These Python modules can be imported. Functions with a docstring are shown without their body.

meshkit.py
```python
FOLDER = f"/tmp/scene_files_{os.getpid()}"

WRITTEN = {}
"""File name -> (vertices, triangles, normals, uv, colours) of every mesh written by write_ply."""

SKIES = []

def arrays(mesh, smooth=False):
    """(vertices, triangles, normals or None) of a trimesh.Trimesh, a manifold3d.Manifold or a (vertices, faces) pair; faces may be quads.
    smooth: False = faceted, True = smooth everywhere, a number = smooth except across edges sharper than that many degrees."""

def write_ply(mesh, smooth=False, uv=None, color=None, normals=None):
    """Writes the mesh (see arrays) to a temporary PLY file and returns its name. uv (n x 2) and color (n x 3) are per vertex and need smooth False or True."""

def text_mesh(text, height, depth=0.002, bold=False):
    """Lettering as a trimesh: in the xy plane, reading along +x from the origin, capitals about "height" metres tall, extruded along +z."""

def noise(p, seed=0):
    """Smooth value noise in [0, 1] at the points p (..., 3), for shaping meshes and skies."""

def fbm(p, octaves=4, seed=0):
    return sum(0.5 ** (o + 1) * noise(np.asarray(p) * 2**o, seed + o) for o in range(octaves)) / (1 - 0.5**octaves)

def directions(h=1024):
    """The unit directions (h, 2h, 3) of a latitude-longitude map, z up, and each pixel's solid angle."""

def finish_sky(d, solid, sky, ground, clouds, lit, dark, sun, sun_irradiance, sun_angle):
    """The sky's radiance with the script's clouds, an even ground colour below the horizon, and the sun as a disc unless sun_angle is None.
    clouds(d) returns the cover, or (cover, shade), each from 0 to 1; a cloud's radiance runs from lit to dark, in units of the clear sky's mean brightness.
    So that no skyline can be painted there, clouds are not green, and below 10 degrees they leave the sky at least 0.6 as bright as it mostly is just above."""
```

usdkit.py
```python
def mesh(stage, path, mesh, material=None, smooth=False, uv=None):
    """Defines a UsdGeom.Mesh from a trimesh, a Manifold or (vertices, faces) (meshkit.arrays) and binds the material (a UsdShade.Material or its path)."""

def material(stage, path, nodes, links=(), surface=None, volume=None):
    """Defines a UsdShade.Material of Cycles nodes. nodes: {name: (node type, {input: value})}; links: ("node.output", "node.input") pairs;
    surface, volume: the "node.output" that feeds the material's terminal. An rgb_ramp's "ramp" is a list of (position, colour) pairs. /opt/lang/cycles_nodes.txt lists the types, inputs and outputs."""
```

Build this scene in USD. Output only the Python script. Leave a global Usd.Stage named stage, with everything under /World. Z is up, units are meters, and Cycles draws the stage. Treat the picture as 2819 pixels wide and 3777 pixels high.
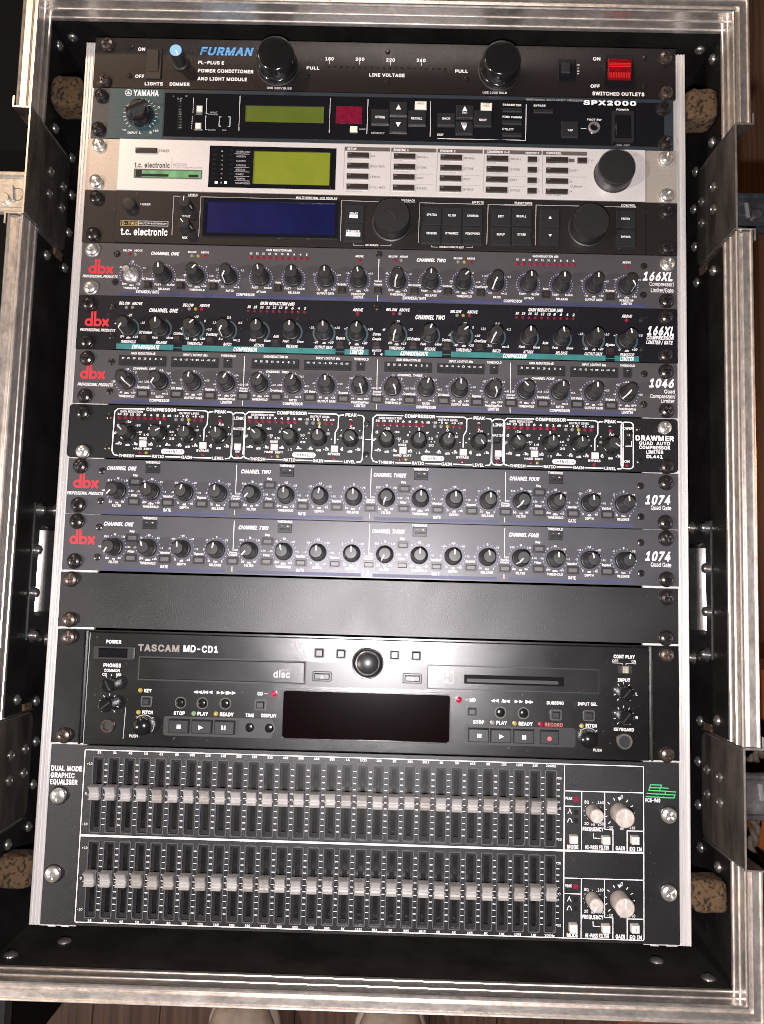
import glob, math, random, re
import numpy as np, trimesh, usdkit
from pxr import Usd, UsdGeom, UsdLux, Gf, Sdf
from shapely.geometry import Polygon, LineString, Point, box as sbox
from shapely.ops import unary_union
from shapely import affinity

stage = Usd.Stage.CreateInMemory()
UsdGeom.SetStageUpAxis(stage, UsdGeom.Tokens.z)
UsdGeom.SetStageMetersPerUnit(stage, 1.0)
UsdGeom.Xform.Define(stage, '/World')
ZR = 0.56            # height of the rack's front plane above the floor: the case lies on its back
rng = random.Random(5)

# ---------------------------------------------------------------- camera
cam = UsdGeom.Camera.Define(stage, '/World/camera')
cam.AddTransformOp().Set(Gf.Matrix4d(0.99958104, 0.02767196, -0.00848564, 0, -0.02676859, 0.99534384, 0.0925963, 0,
                                     0.01100845, -0.09233036, 0.99566757, 0, 0.0156686, -0.0945447, ZR + 0.62642, 1))
cam.CreateHorizontalApertureAttr(24.0)
cam.CreateVerticalApertureAttr(24.0 * 1024 / 764)
cam.CreateFocalLengthAttr(25.114)
cam.CreateClippingRangeAttr(Gf.Vec2f(0.02, 20))
cam.CreateExposureAttr(0.0)

# ---------------------------------------------------------------- lamps: phone flash, a lamp at the lower left, a warm one at the upper left, unseen orange and left lights
def lamp(name, pos, radius, power, color):
    l = UsdLux.SphereLight.Define(stage, '/World/' + name)
    l.AddTranslateOp().Set(Gf.Vec3d(*pos))
    l.CreateRadiusAttr(radius); l.CreateNormalizeAttr(True)
    l.CreateIntensityAttr(power); l.CreateColorAttr(Gf.Vec3f(*color))
lamp('phone_flash_lamp', (0.004, -0.158, ZR + 0.640), 0.006, 11.5, (1.0, 0.94, 0.96))
lamp('side_lamp', (-1.85, -0.56, ZR + 1.70), 0.05, 58.0, (1.0, 0.90, 0.86))
lamp('warm_lamp', (-0.74, 0.92, ZR + 0.90), 0.04, 4.2, (1.0, 0.70, 0.46))
lamp('unseen_orange_lamp', (0.90, 0.10, 0.34), 0.05, 1.2, (1.0, 0.42, 0.18))  # out of view, placed low to light the floor at the right
left_light = UsdLux.RectLight.Define(stage, '/World/unseen_left_light')  # panel out of view on the left, placed to light the right edging
left_light.AddTranslateOp().Set(Gf.Vec3d(-3.0, 0.2, 1.5)); left_light.AddRotateYOp().Set(-90.0); left_light.CreateWidthAttr(1.8); left_light.CreateHeightAttr(3.0)
left_light.CreateNormalizeAttr(True); left_light.CreateIntensityAttr(6.0); left_light.CreateColorAttr(Gf.Vec3f(1.0, 0.80, 0.62))

# ---------------------------------------------------------------- materials
M = {}
def mat(name, col, rough=0.5, metal=0.0, var=0.0, vscale=400, bump=0.0, bscale=2500, coat=0.0, emit=None, spec=0.5, stretch=(1, 1, 1), rvar=0.0, col2=None, ramp=(0.35, 0.65), detail=4, specks=0.0):
    """A principled surface; noise varies its colour, its gloss and its relief."""
    n = {'p': ('principled_bsdf', dict(base_color=col, roughness=rough, metallic=metal, coat_weight=coat, specular_ior_level=spec))}
    k = []
    if var or rvar or bump or col2:
        n['g'] = ('texture_coordinate', {})
        n['m'] = ('mapping', dict(scale=stretch)); k.append(('g.object', 'm.vector'))
    if var or col2:
        n['n'] = ('noise_texture', dict(scale=vscale, detail=detail, roughness=0.6)); k.append(('m.vector', 'n.vector'))
        c2 = col2 or tuple(c * (1 - var) for c in col)
        c1 = col if col2 else tuple(min(1, c * (1 + var)) for c in col)
        n['r'] = ('rgb_ramp', dict(ramp=[(0, c2), (ramp[0], c2), (ramp[1], c1), (1, c1)]))
        k += [('n.fac', 'r.fac'), ('r.color', 'p.base_color')]
    if specks:      # dust and tiny chips
        n['d'] = ('noise_texture', dict(scale=620, detail=1, roughness=.4)); n['dr'] = ('rgb_ramp', dict(ramp=[(0, (0, 0, 0)), (.765, (0, 0, 0)), (.81, (specks * .8,) * 3), (1, (specks,) * 3)]))
        n['dm'] = ('mix_color', dict(b=(.34, .31, .29)))
        k.remove(('r.color', 'p.base_color')); k += [('g.object', 'd.vector'), ('d.fac', 'dr.fac'), ('dr.color', 'dm.fac'), ('r.color', 'dm.a'), ('dm.result', 'p.base_color')]
    if rvar:
        n['n2'] = ('noise_texture', dict(scale=(vscale * .3 + 20 if vscale < 800 else 16), detail=5)); n['q'] = ('map_range', dict(from_min=.3, from_max=.7, to_min=rough - rvar, to_max=rough + rvar, clamp=True))
        k += [('m.vector', 'n2.vector'), ('n2.fac', 'q.value'), ('q.result', 'p.roughness')]
    if bump:
        n['b'] = ('noise_texture', dict(scale=bscale, detail=2)); n['bb'] = ('bump', dict(strength=bump, distance=0.0004))
        k += [('m.vector', 'b.vector'), ('b.fac', 'bb.height'), ('bb.normal', 'p.normal')]
    if emit:
        n['p'][1].update(emission_color=emit[0], emission_strength=emit[1])
    M[name] = usdkit.material(stage, '/World/Looks/' + name, n, k, surface='p.BSDF')
UsdGeom.Scope.Define(stage, '/World/Looks')
mat('aluminium', (.72, .70, .68), .32, .55, .12, 60, .25, 900, rvar=.06, stretch=(5, .05, 5))
mat('rim_upright', (.78, .72, .66), .335, .92, .14, 420, .05, 1500, rvar=.05, stretch=(1.2, .5, 1))
mat('rim_level', (.78, .72, .66), .335, .92, .14, 420, .05, 1500, rvar=.05, stretch=(.5, 1.2, 1))
mat('bright_metal', (.72, .70, .68), .28, .85, .1, 300)
mat('dull_steel', (.13, .12, .115), .42, .7, .45, 45, .3, 600, rvar=.12)
mat('dish_metal', (.14, .12, .105), .40, .85, .45, 60, .15, 500, rvar=.1, stretch=(1, .3, 1))
mat('dish_dark', (.16, .155, .15), .22, .85, .2, 60)
mat('pale_lip', (.085, .082, .085), .22, 0, .2, 400)  # paler than the panel: glint of the slot edges put into colour
mat('black_steel', (.02, .019, .019), .38, .2, .2, 300)
mat('case_black', (.0065, .0058, .0055), .40, 0, .3, 30, .12, 120, rvar=.1)
mat('case_black_lit', (.020, .017, .015), .34, 0, .3, 30, .12, 120, rvar=.08)  # lighter copy of the case black, with the bottom wall's light in it
mat('chassis', (.004, .0035, .003), .7, spec=.1)
mat('panel_brown', (.0105, .0075, .007), .40, .2, .25, 900, .25, 3000, specks=.5)
mat('panel_black', (.007, .007, .008), .36, 0, .25, 900, .1, 3000)
mat('panel_navy', (.022, .028, .034), .36, 0, .2, 900, .1, 3000)
mat('panel_teal_sheen', (.022, .048, .054), .38, 0, .2, 900, .1, 3000)  # bluish sheen put into the base colour
mat('gloss_black', (.007, .007, .008), .12, 0, 0)
mat('panel_grey', (.063, .062, .069), .36, .35, .16, 2600, .12, 3000, rvar=.05)
mat('panel_grey_dark', (.064, .060, .063), .38, .3, .2, 2600, .12, 3000, rvar=.05)
mat('panel_violet', (.006, .0058, .0085), .36, .1, .25, 1500, .1, 3000, specks=.5)
mat('panel_charcoal', (.012, .0096, .0090), .40, .1, .2, 1500, .15, 3000, specks=.5)
mat('powder_black', (.007, .0066, .0068), .38, 0, .4, 1400, .4, 1100, spec=.5, rvar=.05, specks=.5)
mat('tascam_black', (.004, .0038, .004), .25, 0, .25, 1800, .15, 2200, spec=.7, rvar=.03, specks=.4)
mat('eq_charcoal', (.0062, .0058, .0068), .40, 0, .25, 1600, .35, 2200, rvar=.04, specks=.5)
mat('silver_paint', (.62, .585, .56), .34, .35, .05, 900)
mat('silver_ear', (.42, .37, .32), .36, .45, .08, 600)
mat('knob_black', (.013, .012, .012), .42, 0, .2, 900)
mat('knob_grey', (.0115, .0105, .0105), .5, 0, .2, 900)
mat('knob_gloss', (.008, .008, .008), .16, 0, 0, coat=.3)
mat('key_black', (.016, .016, .017), .34, 0, .2, 900)
mat('key_brown', (.022, .016, .013), .4, 0, .2, 900)
mat('key_grey', (.085, .08, .08), .4, 0, .1, 900)
mat('key_pale', (.66, .57, .54), .45)
mat('key_cream', (.62, .58, .50), .45)
mat('fader_cap_worn', (.215, .20, .185), .45, 0, .15, 250, .1, 800)
mat('knob_worn', (.017, .0155, .015), .42, 0, .3, 300)
mat('fader_cap', (.27, .26, .25), .5, 0, .1, 250, .1, 800)
mat('knob_pale', (.36, .32, .285), .5, 0, .16, 220)
mat('slot_dark', (.004, .004, .004), .5)
mat('slot_frame', (.018, .0175, .0195), .28, 0, .2, 900)
mat('slot_metal', (.012, .011, .010), .3, .3, .4, 120)
mat('ink_white', (.80, .78, .77), .6)
mat('ink_soft', (.42, .41, .41), .6)
mat('ink_dark', (.075, .06, .055), .6)
mat('ink_mute', (.17, .15, .14), .6)
mat('ink_gold', (.44, .33, .12), .5)
mat('ink_red', (.45, .014, .025), .5)
mat('ink_red_soft', (.45, .07, .07), .5)
mat('ink_blue', (.10, .33, .62), .5)
mat('ink_blue_dark', (.012, .014, .075), .5)
mat('ink_indigo', (.030, .033, .085), .5, 0, .35, 90, stretch=(.15, 3, 1))
mat('ink_violet', (.20, .20, .62), .5)
mat('ink_teal', (.022, .125, .12), .45, 0, .15, 60)
mat('ink_teal_dim', (.028, .062, .064), .5)
mat('ink_green', (.05, .36, .12), .5)
mat('ink_lilac', (.42, .42, .80), .5)  # bluish dots; the violet reflection around them is put into the colour
mat('knob_blue', (.20, .42, .62), .5)
mat('lcd_green', (.075, .095, .014), .3, 0, .08, 40, coat=.25)
mat('lcd_lime', (.15, .175, .016), .3, 0, .06, 40, coat=.2)
mat('lcd_blue', (.004, .005, .040), .3, 0, .2, 25, coat=.25)
mat('lcd_wine', (.0025, .0006, .001), .10, 0, 0, bump=.03, bscale=220, stretch=(3, .8, 1))
mat('display_red', (.13, .005, .02), .3, 0, .2, 400)
mat('lens_red', (.10, .003, .005), .2, 0, .35, 500, emit=((1, .02, .02), .06), coat=.4)
mat('lens_glow', (.3, .01, .01), .2, emit=((1, .03, .03), .45))
mat('led_red', (.20, .012, .03), .2, coat=.4)
mat('led_red_bright', (.28, .006, .03), .2, coat=.4, emit=((1, .04, .1), .02))
mat('led_yellow', (.30, .24, .035), .25, coat=.4)
mat('led_clear', (.20, .19, .18), .25, coat=.4)
mat('led_green', (.16, .24, .12), .25, coat=.4)
mat('led_off', (.012, .011, .012), .25, coat=.3)
mat('card_green', (.10, .24, .11), .35, 0, .25, 120, stretch=(1, .3, 1))
mat('screw_black', (.045, .04, .038), .24, .7, .3, 400)
mat('screw_brown', (.11, .085, .072), .3, .75, .3, 400)
mat('screw_silver', (.66, .64, .60), .26, .85, .12, 300)
mat('recess_shade', (.012, .01, .009), .5, .3)  # shade inside a screw drive, put into the colour
mat('rivet_metal', (.24, .23, .215), .28, .85, .15, 300)
mat('foam', (.066, .041, .021), .95, 0, 0, 280, .6, 420, col2=(.012, .008, .006), ramp=(.40, .50), spec=.2)
mat('wood_floor', (.105, .058, .036), .5, 0, 0, 60, .2, 300, col2=(.035, .018, .012), ramp=(.3, .66), stretch=(2.6, .06, 1))
mat('orange_wood', (.42, .13, .03), .4, 0, 0, 40, col2=(.25, .06, .015), stretch=(3, .2, 3))
mat('rope', (.05, .038, .026), .85, 0, .3, 300)
mat('shoe_leather', (.24, .18, .13), .6, 0, .2, 60, .2, 600)
mat('shoe_sole', (.34, .28, .22), .6, 0, .1, 60)
mat('shoe_dark', (.13, .12, .11), .7, 0, .2, 90)
mat('latch_steel', (.48, .45, .38), .38, .75, .25, 70, .2, 500)
mat('latch_black', (.05, .05, .055), .3, .6, .4, 90, .2, 500)

# ---------------------------------------------------------------- mesh helpers (millimetres; x right, y down the face, z towards the viewer)
def J(*ms):
    ms = [m for m in ms if m is not None]
    return ms[0] if len(ms) == 1 else trimesh.util.concatenate(ms)
def tm(v, f): return trimesh.Trimesh(np.asarray(v, float), np.asarray(f), process=False)
def bx(x, y, w, h, z0, z1, ch=0.25, taper=0.0):
    """A block w x h centred at x, y down the face, its front edges chamfered by ch."""
    rings = [(w / 2, h / 2, z0), (w / 2 - taper, h / 2 - taper, z1 - ch), (w / 2 - taper - ch, h / 2 - taper - ch, z1)]
    v = [(x + sx * a, -y + sy * b, z) for a, b, z in rings for sx, sy in ((-1, -1), (1, -1), (1, 1), (-1, 1))]
    f = []
    for r in range(2):
        for i in range(4):
            a, b = r * 4 + i, r * 4 + (i + 1) % 4
            f += [(a, b, b + 4), (a, b + 4, a + 4)]
    f += [(8, 9, 10), (8, 10, 11), (0, 2, 1), (0, 3, 2)]
    return tm(v, f)
def lathe(x, y, prof, n=28, sy=1.0):
    """A turned shape about the z axis: prof = [(radius, z), ...] from the back to the front."""
    a = np.arange(n) * 2 * math.pi / n
    v, f, rings = [], [], []
    for r, z in prof:
        if r < 1e-6:
            rings.append([len(v)] * n); v.append((x, -y, z))
        else:
            rings.append(list(range(len(v), len(v) + n))); v += [(x + r * math.cos(t), -y + sy * r * math.sin(t), z) for t in a]
    for p, q in zip(rings, rings[1:]):
        for i in range(n):
            j = (i + 1) % n
            if p[i] != p[j]: f.append((p[i], p[j], q[j]))
            if q[i] != q[j]: f.append((p[i], q[j], q[i]))
    return tm(v, f)
def tri2d(g):
    out = []
    for p in getattr(g, 'geoms', [g]):
        if p.geom_type == 'Polygon' and p.area > 1e-4:
            try: v, f = trimesh.creation.triangulate_polygon(p, engine='earcut')
            except Exception: continue
            out.append((v, f))
    return out
def ink(g, z):
    """Flat print: a shapely shape (y up) laid at height z."""
    ms = []
    for v, f in tri2d(g):
        f = np.asarray(f); a, b, c = v[f[:, 0]], v[f[:, 1]], v[f[:, 2]]
        flip = np.cross(b - a, c - a) < 0
        f[flip] = f[flip][:, ::-1]
        ms.append(tm(np.column_stack([v, np.full(len(v), z)]), f))
    return J(*ms) if ms else None
def slab(g, z0, z1):
    """A shapely shape (y up) extruded from z0 to z1."""
    ms = []
    for p in getattr(g, 'geoms', [g]):
        m = trimesh.creation.extrude_polygon(p, z1 - z0, engine='earcut'); m.apply_translation((0, 0, z0)); ms.append(m)
    return J(*ms)
def rr(x, y, w, h, r):
    return sbox(x - w / 2 + r, -y - h / 2 + r, x + w / 2 - r, -y + h / 2 - r).buffer(r, quad_segs=4) if r else sbox(x - w / 2, -y - h / 2, x + w / 2, -y + h / 2)
def stroke(pts, w): return LineString([(a, -b) for a, b in pts]).buffer(w / 2, cap_style='flat', join_style='mitre')
def rot(m, ang, at=(0, 0, 0), ax=(0, 0, 1)):
    m.apply_transform(trimesh.transformations.rotation_matrix(ang, ax, at)); return m

# ---------------------------------------------------------------- lettering
from PIL import Image, ImageDraw, ImageFont
FONT = ImageFont.truetype(glob.glob('/opt/blender-*/*/datafiles/fonts/Inter.woff2')[0], 60)
GL = {}
def glyph(c, bold, simp):
    k = (c, bold, simp)
    if k not in GL:
        adv = FONT.getlength(c) + 2 * bold
        x0, y0, x1, y1 = FONT.getbbox(c, anchor='ls', stroke_width=bold)
        g = None
        if x1 > x0 and y1 > y0:
            im = Image.new('L', (x1 - x0 + 8, y1 - y0 + 8))
            ImageDraw.Draw(im).text((4 - x0, 4 - y0), c, 255, font=FONT, anchor='ls', stroke_width=bold)
            on = np.pad(np.asarray(im) > 127, ((0, 0), (1, 1))).astype(np.int8)
            r, st = np.nonzero(np.diff(on, axis=1) == 1); en = np.nonzero(np.diff(on, axis=1) == -1)[1]
            g = unary_union([sbox(a, -q - 1, b, -q) for a, q, b in zip(st, r, en)]).buffer(.6).buffer(-.6).simplify(simp)
            g = affinity.translate(g, x0 - 4 , 4 - y0)
        GL[k] = (g, adv)
    return GL[k]
def text(t, x, y, w, h, bold=2, slant=0.0):
    """Lettering as a flat shape, centred at x, y (y down the face), w wide with capitals h tall."""
    if h < 2.4: bold = min(bold, 1)
    gs, at, simp = [], 0.0, (.7 if h > 3.2 else 1.3)
    for c in t.replace('oo', '\u221e') if 'oo' in t and t in ('oo', 'oo:1', '-oo') else t:
        g, adv = glyph(c, bold, simp)
        if g is not None: gs.append(affinity.translate(g, at, 0))
        at += adv
    if not gs: return None
    g = unary_union(gs)
    a, _, b, _ = g.bounds
    g = affinity.translate(g, -(a + b) / 2, -43.6 / 2)
    if slant: g = affinity.affine_transform(g, [1, slant * h / 43.6 * (b - a) / w, 0, 1, 0, 0])
    a2, _, b2, _ = g.bounds
    return affinity.translate(affinity.scale(g, w / (b2 - a2), h / 43.6, origin=(0, 0)), x, -y)

# ---------------------------------------------------------------- prims
def safe(path):
    if not stage.GetPrimAtPath(path): return path
    k = 1
    while stage.GetPrimAtPath('%s_%03d' % (path, k)): k += 1
    return '%s_%03d' % (path, k)
def thing(name, label, cat, loc=(0, 0, 0), group=None, kind=None):
    x = UsdGeom.Xform.Define(stage, safe('/World/' + name)); x.AddTranslateOp().Set(Gf.Vec3d(*loc))
    return tag(x.GetPrim(), label, cat, group, kind)
def tag(o, label=None, cat=None, group=None, kind=None):
    for k, v in (('label', label), ('category', cat), ('group', group), ('kind', kind)):
        if v: o.SetCustomDataByKey(k, v)
    return o
def part(parent, name, mesh, m, smooth=35, label=None):
    """ONE mesh under parent (a prim), millimetres to metres."""
    me = mesh.copy(); me.apply_scale(.001)
    p = usdkit.mesh(stage, safe('%s/%s' % (parent.GetPath(), name)), me, M[m], smooth=smooth).GetPrim()
    if label: p.SetCustomDataByKey('label', label)
    return p
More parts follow.
